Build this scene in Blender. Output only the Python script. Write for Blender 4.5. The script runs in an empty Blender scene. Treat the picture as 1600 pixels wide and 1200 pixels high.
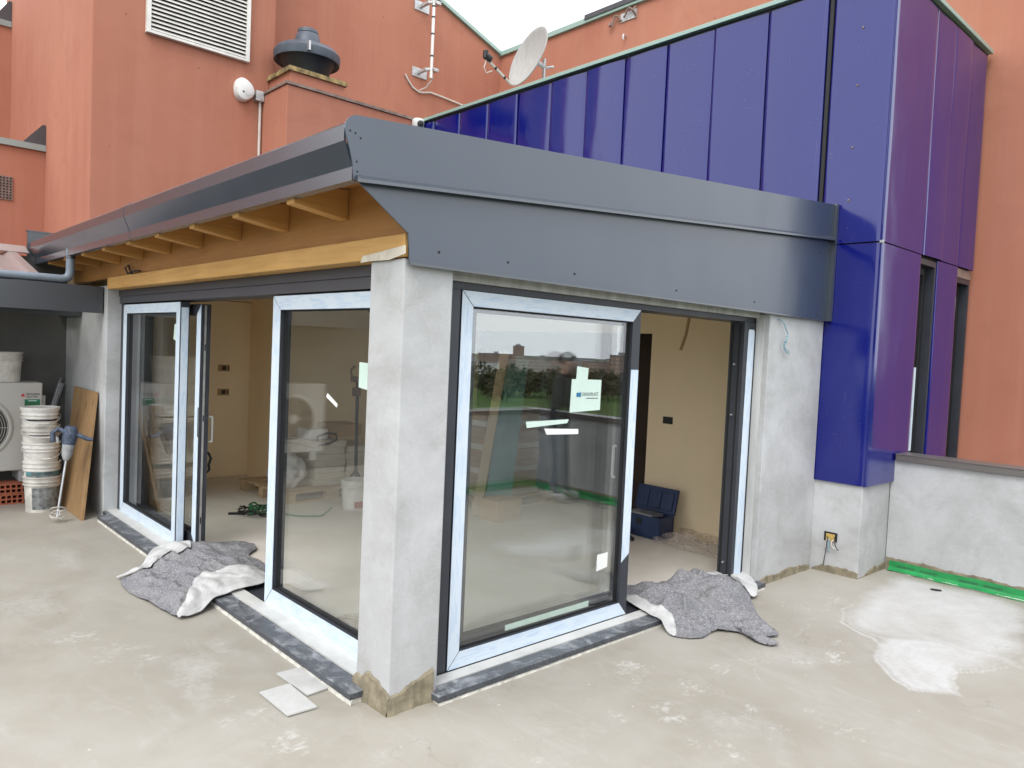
import bpy, bmesh, math, random
import numpy as np
from mathutils import Vector, Matrix, noise as mnoise

random.seed(7)
sc = bpy.context.scene
COL = sc.collection
R_ = math.radians

# ------------------------------------------------------------------ camera
CAM = Vector((-1.9215, -2.8274, 1.7))
RIGHT = Vector((0.73526131, -0.67631014, 0.04466987))
DOWN = Vector((0.00360952, -0.06199775, -0.99806976))
FWD = Vector((0.67777413, 0.73400332, -0.04314339))
cd = bpy.data.cameras.new('camera')
cd.sensor_width = 36.0
cd.lens = 1169.64 / 1600 * 36
cd.clip_start = 0.05
cd.clip_end = 6000
cam = bpy.data.objects.new('camera', cd)
COL.objects.link(cam)
m = Matrix((RIGHT, -DOWN, -FWD)).transposed().to_4x4()
m.translation = CAM
cam.matrix_world = m
sc.camera = cam

# ------------------------------------------------------------------ sky, sun, exposure
SUN_EL, SUN_AZ = R_(52), math.atan2(-0.45, -0.9)      # towards the sun: over the open side of the terrace
w = bpy.data.worlds.new('World')
sc.world = w
w.use_nodes = True
nt = w.node_tree
nt.nodes.clear()
sky = nt.nodes.new('ShaderNodeTexSky')
sky.sky_type = 'NISHITA'
sky.sun_disc = False
sky.sun_elevation = SUN_EL
sky.sun_rotation = math.pi / 2 - SUN_AZ
sky.air_density = 1.0
sky.dust_density = 4.0
hs = nt.nodes.new('ShaderNodeHueSaturation')
hs.inputs['Saturation'].default_value = 0.25
cl = nt.nodes.new('ShaderNodeMixRGB')                 # closed white cloud cover over the clear sky
cl.inputs['Fac'].default_value = 0.85
cl.inputs['Color2'].default_value = (9.6, 9.9, 10.4, 1)
bg = nt.nodes.new('ShaderNodeBackground')
bg.inputs['Strength'].default_value = 0.12
wo = nt.nodes.new('ShaderNodeOutputWorld')
nt.links.new(sky.outputs['Color'], hs.inputs['Color'])
nt.links.new(hs.outputs['Color'], cl.inputs['Color1'])
nt.links.new(cl.outputs['Color'], bg.inputs['Color'])
nt.links.new(bg.outputs['Background'], wo.inputs['Surface'])

sl = bpy.data.lights.new('sun', 'SUN')
sl.energy = 1.0
sl.angle = R_(28)
sl.color = (1.0, 0.97, 0.92)
so = bpy.data.objects.new('sun', sl)
COL.objects.link(so)
sd = Vector((math.cos(SUN_EL) * math.cos(SUN_AZ), math.cos(SUN_EL) * math.sin(SUN_AZ), math.sin(SUN_EL)))
so.rotation_euler = sd.to_track_quat('Z', 'Y').to_euler()

sc.view_settings.view_transform = 'Standard'
sc.view_settings.look = 'None'
sc.view_settings.exposure = 0.85
sc.view_settings.gamma = 1.0
sc.view_settings.use_curve_mapping = False
sc.render.engine = 'CYCLES'
sc.cycles.use_denoising = True
sc.cycles.max_bounces = 14
sc.cycles.diffuse_bounces = 10
sc.cycles.transparent_max_bounces = 24
sc.cycles.caustics_reflective = False
sc.cycles.caustics_refractive = False
sc.cycles.sample_clamp_indirect = 6.0

# ------------------------------------------------------------------ materials
MATS = {}


class NT:
    def __init__(self, name):
        self.m = bpy.data.materials.new(name)
        self.m.use_nodes = True
        self.t = self.m.node_tree
        self.t.nodes.clear()
        self.out = self.n('ShaderNodeOutputMaterial')
        MATS[name] = self.m

    def n(self, typ, **kw):
        nd = self.t.nodes.new(typ)
        for k, v in kw.items():
            if k.startswith('i_'):
                nd.inputs[k[2:].replace('_', ' ')].default_value = v
            else:
                setattr(nd, k, v)
        return nd

    def l(self, a, b):
        self.t.links.new(a, b)

    def pos(self, scale=(1, 1, 1)):
        g = self.n('ShaderNodeNewGeometry')
        v = self.n('ShaderNodeVectorMath', operation='MULTIPLY')
        self.l(g.outputs['Position'], v.inputs[0])
        v.inputs[1].default_value = scale
        return v.outputs[0]

    def noise(self, vec, scale, detail=4, rough=.55, dist=0):
        t = self.n('ShaderNodeTexNoise')
        self.l(vec, t.inputs['Vector'])
        t.inputs['Scale'].default_value = scale
        t.inputs['Detail'].default_value = detail
        t.inputs['Roughness'].default_value = rough
        t.inputs['Distortion'].default_value = dist
        return t.outputs['Fac']

    def ramp(self, fac, stops):
        r = self.n('ShaderNodeValToRGB')
        self.l(fac, r.inputs['Fac'])
        e = r.color_ramp.elements
        while len(e) < len(stops):
            e.new(.5)
        for i, (p, c) in enumerate(stops):
            e[i].position = p
            e[i].color = tuple(c) + (1,) if not isinstance(c, (int, float)) else (c, c, c, 1)
        return r.outputs['Color']

    def mix(self, fac, a, b, mode='MIX'):
        x = self.n('ShaderNodeMixRGB', blend_type=mode)
        for s, v in ((x.inputs['Fac'], fac), (x.inputs['Color1'], a), (x.inputs['Color2'], b)):
            if isinstance(v, (int, float)):
                s.default_value = v
            elif isinstance(v, (tuple, list)):
                s.default_value = tuple(v) + (1,)
            else:
                self.l(v, s)
        return x.outputs['Color']

    def math(self, op, a, b=0.0, c=0.0):
        x = self.n('ShaderNodeMath', operation=op)
        for i, v in enumerate((a, b, c)):
            if isinstance(v, (int, float)):
                x.inputs[i].default_value = v
            else:
                self.l(v, x.inputs[i])
        return x.outputs[0]

    def bump(self, h, strength, dist=.01):
        b = self.n('ShaderNodeBump')
        b.inputs['Strength'].default_value = strength
        b.inputs['Distance'].default_value = dist
        self.l(h, b.inputs['Height'])
        return b.outputs['Normal']

    def bsdf(self, col, rough=.6, metal=0, spec=.5, normal=None, coat=0, coat_rough=.1):
        p = self.n('ShaderNodeBsdfPrincipled')
        for nm, v in (('Base Color', col), ('Roughness', rough), ('Metallic', metal), ('Specular IOR Level', spec), ('Coat Weight', coat), ('Coat Roughness', coat_rough)):
            s = p.inputs[nm]
            if isinstance(v, (int, float)):
                s.default_value = v
            elif isinstance(v, (tuple, list)):
                s.default_value = tuple(v) + (1,)
            else:
                self.l(v, s)
        if normal is not None:
            self.l(normal, p.inputs['Normal'])
        self.l(p.outputs[0], self.out.inputs['Surface'])
        return p


def S(r, g, b):
    """sRGB 0-255 to linear"""
    f = lambda c: (c / 255 / 12.92) if c / 255 <= .04045 else ((c / 255 + .055) / 1.055) ** 2.4
    return (f(r), f(g), f(b))


def simple(name, col, rough=.6, var=.12, scale=6, bump=0.0, bscale=60, metal=0, spec=.5, stretch=(1, 1, 1), coat=0):
    t = NT(name)
    p = t.pos(stretch)
    n1 = t.noise(p, scale, 5)
    c = t.mix(t.ramp(n1, [(.3, 0.0), (.7, 1.0)]), tuple(x * (1 - var) for x in col), tuple(min(1, x * (1 + var)) for x in col))
    nb = None
    if bump:
        nb = t.bump(t.noise(p, bscale, 3), bump, .004)
    rr = t.math('MULTIPLY_ADD', n1, .2, rough - .1)
    t.bsdf(c, rr, metal, spec, nb, coat)
    return t.m


# orange rendered wall: streaks of weather, fine grain
def plaster_orange():
    t = NT('orange_render')
    p = t.pos()
    big = t.noise(p, .55, 4, .6)
    streak = t.noise(t.pos((6.5, 6.5, .22)), 1.0, 6, .65)
    thin = t.noise(t.pos((26, 26, .5)), 1.0, 4, .7)
    grain = t.noise(p, 110, 3, .7)
    patch = t.noise(p, 1.7, 6, .68, .9)
    c = t.mix(t.ramp(big, [(.3, 0.0), (.7, 1.0)]), (.385, .150, .098), (.455, .195, .130))
    c = t.mix(t.math('MULTIPLY', t.ramp(streak, [(.45, 0.0), (.75, 1.0)]), .28), c, (.50, .255, .18))
    c = t.mix(t.math('MULTIPLY', t.ramp(patch, [(.52, 0.0), (.75, 1.0)]), .4), c, (.33, .125, .082))
    c = t.mix(t.math('MULTIPLY', t.ramp(thin, [(.62, 0.0), (.82, 1.0)]), .14), c, (.27, .115, .08))
    c = t.mix(t.math('MULTIPLY', t.ramp(grain, [(.5, 0.0), (.75, 1.0)]), .28), c, (.30, .125, .085))
    v = t.n('ShaderNodeTexVoronoi')
    t.l(p, v.inputs['Vector'])
    v.inputs['Scale'].default_value = 1.9
    c = t.mix(t.ramp(v.outputs['Distance'], [(.012, .6), (.03, 0.0)]), c, (.10, .05, .035))
    h = t.math('MULTIPLY_ADD', patch, 1.5, t.math('MULTIPLY', grain, .5))
    t.bsdf(c, .9, 0, .25, t.bump(h, .3, .006))


plaster_orange()


def plaster_grey():
    t = NT('cement_render')
    p = t.pos()
    cloud = t.noise(p, 1.6, 5, .6, .6)
    trowel = t.noise(t.pos((1.2, 1.2, 2.0)), 1.7, 5, .55, .6)
    damp = t.noise(p, 4.5, 5, .7, .4)
    fine = t.noise(p, 60, 4)
    c = t.ramp(cloud, [(.28, (.345, .345, .34)), (.5, (.435, .44, .442)), (.72, (.53, .54, .55))])
    c = t.mix(t.math('MULTIPLY', t.ramp(trowel, [(.45, 0.0), (.75, 1.0)]), .3), c, (.58, .595, .61))
    c = t.mix(t.math('MULTIPLY', t.ramp(damp, [(.50, 0.0), (.72, 1.0)]), .42), c, (.29, .285, .265))
    v = t.n('ShaderNodeTexVoronoi')
    t.l(p, v.inputs['Vector'])
    v.inputs['Scale'].default_value = 4.5
    sw = t.noise(t.pos((2.0, 2.0, 3.2)), 3.4, 3, .5, 2.2)
    c = t.mix(t.math('MULTIPLY', t.ramp(sw, [(.47, 0.0), (.5, 1.0), (.53, 0.0)]), .16), c, (.62, .63, .64))
    pit = t.ramp(v.outputs['Distance'], [(.02, 1.0), (.045, 0.0)])
    c = t.mix(t.math('MULTIPLY', pit, .5), c, (.2, .19, .17))
    b = t.bump(t.math('MULTIPLY_ADD', trowel, 1.0, t.math('MULTIPLY', fine, .06)), .10, .012)
    t.bsdf(c, .82, 0, .3, b)


plaster_grey()


def deck_mat():
    t = NT('deck_screed')
    p = t.pos()
    a = t.n('ShaderNodeAttribute', attribute_name='stain')
    wet = t.noise(p, .8, 5, .6, .5)
    mid = t.noise(t.pos((1, 1, 1)), 3.2, 7, .68, .9)
    sweep = t.noise(t.pos((3.4, 1.1, 1)), 1.5, 6, .7, 2.0)
    fine = t.noise(p, 55, 4, .6)
    c = t.ramp(wet, [(.25, (.275, .25, .208)), (.5, (.345, .318, .272)), (.75, (.41, .387, .345))])
    c = t.mix(t.math('MULTIPLY', t.ramp(mid, [(.45, 0.0), (.8, 1.0)]), .45), c, (.43, .42, .395))
    c = t.mix(t.math('MULTIPLY', t.ramp(sweep, [(.55, 0.0), (.78, 1.0)]), .35), c, (.50, .50, .49))
    c = t.mix(t.math('MULTIPLY', t.ramp(mid, [(.2, 1.0), (.42, 0.0)]), .3), c, (.245, .222, .175))
    c = t.mix(t.math('MULTIPLY', fine, .14), c, (.28, .26, .22))
    vo = t.n('ShaderNodeTexVoronoi')
    t.l(p, vo.inputs['Vector'])
    vo.inputs['Scale'].default_value = 9
    spk = t.ramp(vo.outputs['Distance'], [(.03, 1.0), (.07, 0.0)])
    keep = t.ramp(t.noise(p, 1.3, 2), [(.52, 0.0), (.6, 1.0)])
    c = t.mix(t.math('MULTIPLY', t.math('MULTIPLY', spk, keep), .55), c, (.72, .72, .70))
    n2 = t.noise(t.pos((1, 2.2, 1)), 9, 7, .75, 1.2)
    st = t.math('ADD', a.outputs['Fac'], t.math('MULTIPLY', t.math('SUBTRACT', n2, .5), .55))
    n3 = t.noise(p, 34, 4, .7)
    st = t.math('ADD', st, t.math('MULTIPLY', t.math('SUBTRACT', n3, .5), .3))
    n6 = t.noise(t.pos((2.6, .9, 1)), 14, 5, .7, .8)
    st = t.math('ADD', st, t.math('MULTIPLY', t.math('SUBTRACT', n6, .5), .45))
    sm = t.ramp(st, [(.12, 0.0), (1.05, 1.0)])
    gate = t.ramp(a.outputs['Fac'], [(.03, 0.0), (.2, 1.0)])
    c = t.mix(t.math('MULTIPLY', t.math('MULTIPLY', sm, gate), .85), c, (.60, .605, .61))
    a2 = t.n('ShaderNodeAttribute', attribute_name='scuff')
    n4 = t.noise(t.pos((1, 1.5, 1)), 26, 3, .6, .6)
    n5 = t.noise(p, 8, 3, .6)
    sc2 = t.math('ADD', t.math('MULTIPLY', a2.outputs['Fac'], .55), t.math('ADD', t.math('MULTIPLY', t.math('SUBTRACT', n4, .5), 1.5), t.math('MULTIPLY', t.math('SUBTRACT', n5, .5), .7)))
    sc3 = t.math('MULTIPLY', t.ramp(sc2, [(.30, 0.0), (.85, 1.0)]), t.ramp(a2.outputs['Fac'], [(.02, 0.0), (.3, 1.0)]))
    c = t.mix(t.math('MULTIPLY', sc3, .6), c, (.66, .66, .645))
    cv = t.n('ShaderNodeTexVoronoi', feature='DISTANCE_TO_EDGE')
    wv = t.n('ShaderNodeVectorMath', operation='ADD')
    wn = t.n('ShaderNodeTexNoise')
    t.l(p, wn.inputs['Vector'])
    wn.inputs['Scale'].default_value = 3.0
    wn.inputs['Detail'].default_value = 6
    t.l(p, wv.inputs[0])
    t.l(wn.outputs['Color'], wv.inputs[1])
    t.l(wv.outputs[0], cv.inputs['Vector'])
    cv.inputs['Scale'].default_value = .55
    crack = t.math('MULTIPLY', t.ramp(cv.outputs['Distance'], [(.0, 1.0), (.004, 0.0)]), t.ramp(t.noise(p, 1.1, 3), [(.52, 0.0), (.62, 1.0)]))
    c = t.mix(t.math('MULTIPLY', crack, .35), c, (.16, .14, .115))
    grit = t.ramp(t.noise(p, 150, 2, .8), [(.66, 0.0), (.74, 1.0)])
    c = t.mix(t.math('MULTIPLY', grit, .22), c, (.17, .15, .12))
    rgh = t.math('MULTIPLY_ADD', mid, .35, .36)
    h = t.math('MULTIPLY_ADD', mid, 1.0, t.math('MULTIPLY', fine, .3))
    t.bsdf(c, rgh, 0, .35, t.bump(h, .14, .01))


deck_mat()


def room_floor_mat():
    t = NT('room_screed')
    p = t.pos()
    wet = t.noise(p, .9, 5, .6, .7)
    mid = t.noise(p, 4, 6, .68, .7)
    c = t.ramp(wet, [(.3, (.56, .51, .445)), (.55, (.65, .61, .555)), (.75, (.70, .68, .645))])
    c = t.mix(t.math('MULTIPLY', t.ramp(mid, [(.5, 0.0), (.8, 1.0)]), .5), c, (.66, .64, .62))
    t.bsdf(c, .72, 0, .3, t.bump(mid, .1, .006))


room_floor_mat()


def wood(name, axis, a, b, rough=.55):
    t = NT(name)
    s = [16, 16, 16]
    s[axis] = .9
    g = t.noise(t.pos(s), 1.6, 6, .6, 1.1)
    s2 = [60, 60, 60]
    s2[axis] = 2
    f = t.noise(t.pos(s2), 1.0, 3)
    big = t.noise(t.pos(), 1.4, 3)
    c = t.mix(t.ramp(g, [(.3, 0.0), (.7, 1.0)]), a, b)
    c = t.mix(t.math('MULTIPLY', f, .25), c, tuple(x * .55 for x in a))
    c = t.mix(t.math('MULTIPLY', t.ramp(big, [(.45, 0.0), (.75, 1.0)]), .35), c, tuple(min(1, x * 1.25) for x in b))
    v = t.n('ShaderNodeTexVoronoi')
    s3 = [5, 5, 5]
    s3[axis] = 1.7
    t.l(t.pos(s3), v.inputs['Vector'])
    v.inputs['Scale'].default_value = 1.0
    c = t.mix(t.ramp(v.outputs['Distance'], [(.05, .75), (.1, 0.0)]), c, (.10, .045, .014))
    t.bsdf(c, rough, 0, .35, t.bump(f, .12, .003))


wood('spruce_beam', 1, (.50, .27, .075), (.62, .37, .13))
wood('spruce_rafter', 0, (.46, .235, .07), (.58, .32, .105))
wood('spruce_board', 1, (.33, .15, .042), (.42, .205, .062))
wood('plywood', 2, (.24, .14, .062), (.38, .24, .12), .75)
wood('pallet_wood', 0, (.42, .30, .17), (.55, .41, .26), .8)


def sheet_metal(name, col, rough, wav=.35):
    t = NT(name)
    p = t.pos()
    n1 = t.noise(t.pos((1.1, 1.1, .6)), 1.1, 2, .4)
    d = t.noise(p, 3.5, 4, .6)
    c = t.mix(t.math('MULTIPLY', t.ramp(d, [(.4, 0.0), (.85, 1.0)]), .12), col, tuple(min(1, x * 1.6 + .02) for x in col))
    rr = t.math('MULTIPLY_ADD', d, .10, rough - .05)
    t.bsdf(c, rr, 0.0, .9, t.bump(n1, wav, .05), .3, .22)


sheet_metal('anthracite_sheet', (.027, .043, .070), .33, .65)
sheet_metal('anthracite_gutter', (.04, .05, .066), .24, .12)
sheet_metal('dark_fascia', (.03, .034, .042), .4, .15)
sheet_metal('brown_sheet', (.25, .205, .195), .32, .1)
sheet_metal('coping_sheet', (.10, .088, .082), .45, .1)
sheet_metal('green_coping', (.27, .40, .35), .5, .1)
sheet_metal('grey_coping', (.25, .30, .29), .5, .1)


def blue_mat():
    t = NT('blue_enamel')
    p = t.pos()
    n1 = t.noise(t.pos((.8, .8, .35)), 2.0, 2, .4)
    d = t.noise(p, 6, 6, .7)
    v = t.n('ShaderNodeTexVoronoi')
    t.l(p, v.inputs['Vector'])
    v.inputs['Scale'].default_value = 26
    low = t.n('ShaderNodeSeparateXYZ')
    t.l(p, low.inputs[0])
    splat = t.math('MULTIPLY', t.ramp(v.outputs['Distance'], [(.06, 1.0), (.13, 0.0)]), t.ramp(t.noise(p, 2.6, 3), [(.5, 0.0), (.62, 1.0)]))
    c = t.mix(t.math('MULTIPLY', t.ramp(d, [(.5, 0.0), (.85, 1.0)]), .12), (.0045, .0085, .155), (.025, .032, .21))
    c = t.mix(t.math('MULTIPLY', splat, .2), c, (.5, .52, .62))
    scr = t.noise(t.pos((30, 30, 1.5)), 1.2, 3, .7)
    c = t.mix(t.math('MULTIPLY', t.ramp(scr, [(.68, 0.0), (.75, 1.0)]), .08), c, (.4, .42, .55))
    rr = t.math('MULTIPLY_ADD', d, .08, .09)
    p_ = t.bsdf(c, rr, 0, .6, t.bump(n1, .8, .03), .32, .07)


blue_mat()


def film_mat(name, axis):
    t = NT(name)
    fine = [3, 3, 3]
    fine[axis] = 320
    s = [22, 22, 22]
    s[axis] = 7
    blk = t.ramp(t.noise(t.pos(s), 1.2, 1), [(.46, 0.0), (.52, 1.0)])
    w1 = t.noise(t.pos([170 if i != axis else 9 for i in range(3)]), 1.0, 1)
    ln = t.ramp(w1, [(.47, 0.0), (.53, 1.0)])
    crk = t.noise(t.pos(), 7, 4)
    c = t.mix(t.math('MULTIPLY', t.math('MULTIPLY', blk, ln), .55), (.62, .71, .80), (.40, .55, .74))
    c = t.mix(t.math('MULTIPLY', crk, .25), c, (.72, .78, .84))
    t.bsdf(c, .42, 0, .4, t.bump(crk, .12, .004))


film_mat('film_upright', 2)
film_mat('film_y', 1)
film_mat('film_x', 0)


def glass_mat(name, tint, f0):
    t = NT(name)
    g = t.n('ShaderNodeNewGeometry')
    d = t.n('ShaderNodeVectorMath', operation='DOT_PRODUCT')
    t.l(g.outputs['Normal'], d.inputs[0])
    t.l(g.outputs['Incoming'], d.inputs[1])
    a = t.math('ABSOLUTE', d.outputs['Value'])
    k = t.math('POWER', t.math('SUBTRACT', 1.0, a), 5.0)
    fr = t.math('MULTIPLY_ADD', k, 1 - f0, f0)
    tr = t.n('ShaderNodeBsdfTransparent')
    tr.inputs['Color'].default_value = tuple(tint) + (1,)
    gl = t.n('ShaderNodeBsdfGlossy')
    gl.inputs['Roughness'].default_value = 0.0
    gl.inputs['Color'].default_value = (.96, .98, 1, 1)
    mx = t.n('ShaderNodeMixShader')
    t.l(fr, mx.inputs[0])
    t.l(tr.outputs[0], mx.inputs[1])
    t.l(gl.outputs[0], mx.inputs[2])
    t.l(mx.outputs[0], t.out.inputs['Surface'])


glass_mat('double_glazing', (.97, .985, .975), .125)
glass_mat('clear_plastic', (.93, .92, .90), .06)


def granite():
    t = NT('granite')
    p = t.pos()
    f = t.noise(p, 140, 3, .8)
    d = t.noise(t.pos((1, 1, 1)), 7, 7, .75, .8)
    d2 = t.noise(p, 28, 5, .7)
    c = t.mix(t.ramp(f, [(.4, 0.0), (.65, 1.0)]), (.028, .032, .04), (.10, .11, .125))
    k = t.math('MULTIPLY', t.ramp(d, [(.48, 0.0), (.70, 1.0)]), t.ramp(d2, [(.3, .35), (.65, 1.0)]))
    g = t.n('ShaderNodeNewGeometry')
    sx = t.n('ShaderNodeSeparateXYZ')
    t.l(g.outputs['True Normal'], sx.inputs[0])
    up = t.math('MAXIMUM', sx.outputs['Z'], .12)
    c = t.mix(t.math('MULTIPLY', t.math('MULTIPLY', k, up), .8), c, (.55, .57, .60))
    c = t.mix(t.math('MULTIPLY', up, .07), c, (.4, .42, .45))
    t.bsdf(c, .42, 0, .5)


granite()


def felt():
    t = NT('felt')
    p = t.pos()
    a = t.noise(t.pos((1.0, .55, 1)), 120, 4, .8, .8)
    b = t.noise(t.pos((1.3, 1, 1)), 180, 2, .8)
    dirt = t.noise(p, 3.5, 5, .65)
    c = t.ramp(a, [(.3, (.085, .087, .096)), (.45, (.20, .202, .218)), (.58, (.33, .332, .35)), (.74, (.56, .56, .565))])
    c = t.mix(t.math('MULTIPLY', t.ramp(dirt, [(.45, 0.0), (.75, 1.0)]), .4), c, (.36, .35, .335))
    c = t.mix(t.ramp(b, [(.62, 0.0), (.7, .6)]), c, (.34, .17, .15))
    t.bsdf(c, .97, 0, .1, t.bump(a, .8, .01))


felt()


simple('bay_render_shaded', (.13, .128, .122), .9, .15, 3, .1, 40, spec=.2)  # bay wall render, darkened to stand in for the canopy's shade
simple('white_fleece', (.50, .50, .495), .95, .2, 9, .5, 70, spec=.1)
simple('frame_dark', (.034, .038, .048), .42, .12, 6, spec=.5)
simple('header_grey', (.06, .062, .073), .48, .1, 4)
simple('frame_gasket', (.008, .008, .009), .6, .1, 6)
simple('threshold', (.53, .53, .51), .55, .12, 7)
simple('pale_strip', (.50, .50, .48), .6, .22, 4, stretch=(4, 4, .4))
simple('mortar', (.235, .205, .145), .95, .3, 14, .9, 60, spec=.15)
simple('white_mortar', (.60, .585, .53), .95, .25, 22, 1.0, 55, spec=.1)
simple('cream_paint', (.87, .715, .49), .85, .05, 1.3, .05, 50, spec=.25)
simple('ceiling_paint', (.86, .82, .72), .85, .04, 1.3)
simple('dark_brown', (.035, .02, .012), .5, .3, 5)
simple('masking_paper', (.60, .55, .46), .85, .12, 25, .3, 60)
simple('white_paint', (.74, .74, .72), .45, .06, 8)
simple('louvre_white', (.72, .70, .66), .5, .1, 8)
simple('louvre_void', (.02, .018, .017), .9, .1, 4)
simple('steel', (.52, .52, .53), .38, .15, 12, metal=.8)
simple('galvanised', (.55, .56, .57), .5, .2, 20, metal=.5)
simple('rusty_steel', (.22, .155, .13), .7, .35, 14)
simple('fan_grey', (.155, .185, .225), .5, .15, 8)
simple('cowl_grey', (.075, .09, .115), .5, .2, 8)
simple('black_plastic', (.015, .016, .018), .5, .2, 8)
simple('curb_paint', (.26, .19, .085), .85, .8, 11)
simple('dish_grey', (.40, .39, .375), .75, .12, 5, stretch=(6, 6, .6))
simple('cable_white', (.62, .57, .52), .6, .1, 8)
simple('cable_green', (.022, .14, .055), .5, .2, 12)
simple('cable_blue', (.22, .36, .42), .5, .1, 12)
simple('ac_casing', (.50, .485, .45), .5, .05, 3)
simple('pail_white', (.66, .645, .61), .45, .13, 13, .1, 30)
simple('pail_dirty', (.55, .53, .49), .65, .3, 9, .2, 30)
simple('pail_band_cyan', (.16, .42, .47), .5, .25, 16)
simple('pail_band_grey', (.18, .19, .19), .6, .6, 24)
simple('pail_band_dark', (.025, .025, .028), .6, .4, 20)
simple('pail_label_blue', (.50, .58, .66), .5, .15, 16)
simple('red_print', (.55, .03, .045), .5, .1, 8)
simple('dark_print', (.045, .05, .06), .6, .1, 8)
simple('green_print', (.02, .17, .13), .5, .2, 18)
simple('terracotta', (.36, .105, .055), .9, .2, 14, .3, 60)
simple('mixer_blue', (.055, .075, .115), .65, .6, 34)
simple('mixer_grey', (.32, .33, .34), .6, .3, 25)
simple('tile_grey', (.50, .50, .485), .55, .12, 9, .06, 60)
simple('tape_green', (.018, .27, .075), .5, .2, 9)
simple('toolbox_blue', (.018, .035, .095), .48, .2, 8)
simple('cardboard', (.42, .27, .14), .85, .12, 6)
simple('bag_plastic', (.70, .68, .67), .4, .3, 7)
simple('tile_box', (.64, .585, .50), .75, .15, 7, stretch=(1, 1, 9))
simple('sticker_green', (.58, .72, .65), .5, .05, 8)
simple('sticker_white', (.78, .80, .78), .5, .04, 8)
simple('logo_blue', (.02, .16, .32), .5, .1, 8)
simple('teal_board', (.06, .16, .15), .3, .2, 4)
simple('insulation_yellow', (.45, .31, .09), .9, .2, 30)
simple('skin', (.50, .29, .21), .6, .08, 14)
simple('jacket', (.02, .022, .028), .8, .3, 14, .4, 40)
simple('trousers', (.17, .19, .22), .9, .2, 14, .4, 40)
simple('shoe_white', (.66, .66, .64), .6, .1, 14)
simple('hair', (.02, .014, .01), .6, .3, 60)


def dusty_plastic_sheet():
    t = NT('dust_sheet')
    p = t.pos()
    n = t.noise(p, 16, 5, .7)
    d = t.n('ShaderNodeBsdfPrincipled')
    d.inputs['Base Color'].default_value = (.60, .52, .46, 1)
    d.inputs['Roughness'].default_value = .3
    t.l(t.bump(n, .6, .02), d.inputs['Normal'])
    tr = t.n('ShaderNodeBsdfTransparent')
    mx = t.n('ShaderNodeMixShader')
    t.l(t.ramp(n, [(.35, .12), (.7, .6)]), mx.inputs[0])
    t.l(tr.outputs[0], mx.inputs[1])
    t.l(d.outputs[0], mx.inputs[2])
    t.l(mx.outputs[0], t.out.inputs['Surface'])


dusty_plastic_sheet()


def land_mats():
    t = NT('meadow')
    p = t.pos()
    n = t.noise(p, .02, 6, .65)
    n2 = t.noise(p, .25, 5, .7)
    c = t.ramp(n, [(.3, (.035, .07, .018)), (.5, (.06, .11, .028)), (.7, (.10, .12, .045))])
    c = t.mix(t.math('MULTIPLY', n2, .4), c, (.04, .055, .02))
    t.bsdf(c, .95, 0, .1)
    t = NT('wood_leaves')
    p = t.pos()
    n = t.noise(p, .06, 4, .6)
    n2 = t.noise(p, .8, 3)
    c = t.ramp(n, [(.3, (.05, .06, .035)), (.5, (.085, .08, .05)), (.7, (.12, .10, .07))])
    c = t.mix(t.math('MULTIPLY', n2, .4), c, (.02, .03, .014))
    t.bsdf(c, .95, 0, .1)
    for nm, a, b in (('far_brick', (.36, .25, .21), (.14, .13, .13)), ('far_cream', (.45, .40, .36), (.18, .17, .17)), ('far_white', (.66, .64, .62), (.30, .30, .31)), ('far_grey', (.36, .35, .36), (.17, .17, .18))):  # wall and window tones lightened and greyed in place of distance haze
        t = NT(nm)
        g = t.n('ShaderNodeNewGeometry')
        sp = t.n('ShaderNodeSeparateXYZ')
        t.l(g.outputs['Position'], sp.inputs[0])
        u = t.math('ADD', sp.outputs['X'], sp.outputs['Y'])
        cu = t.n('ShaderNodeCombineXYZ')
        t.l(u, cu.inputs[0])
        t.l(sp.outputs['Z'], cu.inputs[1])
        br = t.n('ShaderNodeTexBrick')
        br.offset = 0
        t.l(cu.outputs[0], br.inputs['Vector'])
        br.inputs['Color1'].default_value = tuple(b) + (1,)
        br.inputs['Color2'].default_value = tuple(x * 1.6 for x in b) + (1,)
        br.inputs['Mortar'].default_value = tuple(a) + (1,)
        br.inputs['Scale'].default_value = 1
        br.inputs['Brick Width'].default_value = 3.4
        br.inputs['Row Height'].default_value = 3.0
        br.inputs['Mortar Size'].default_value = .85
        t.bsdf(br.outputs['Color'], .9, 0, .2)


land_mats()


def M(n):
    return MATS[n]


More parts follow.
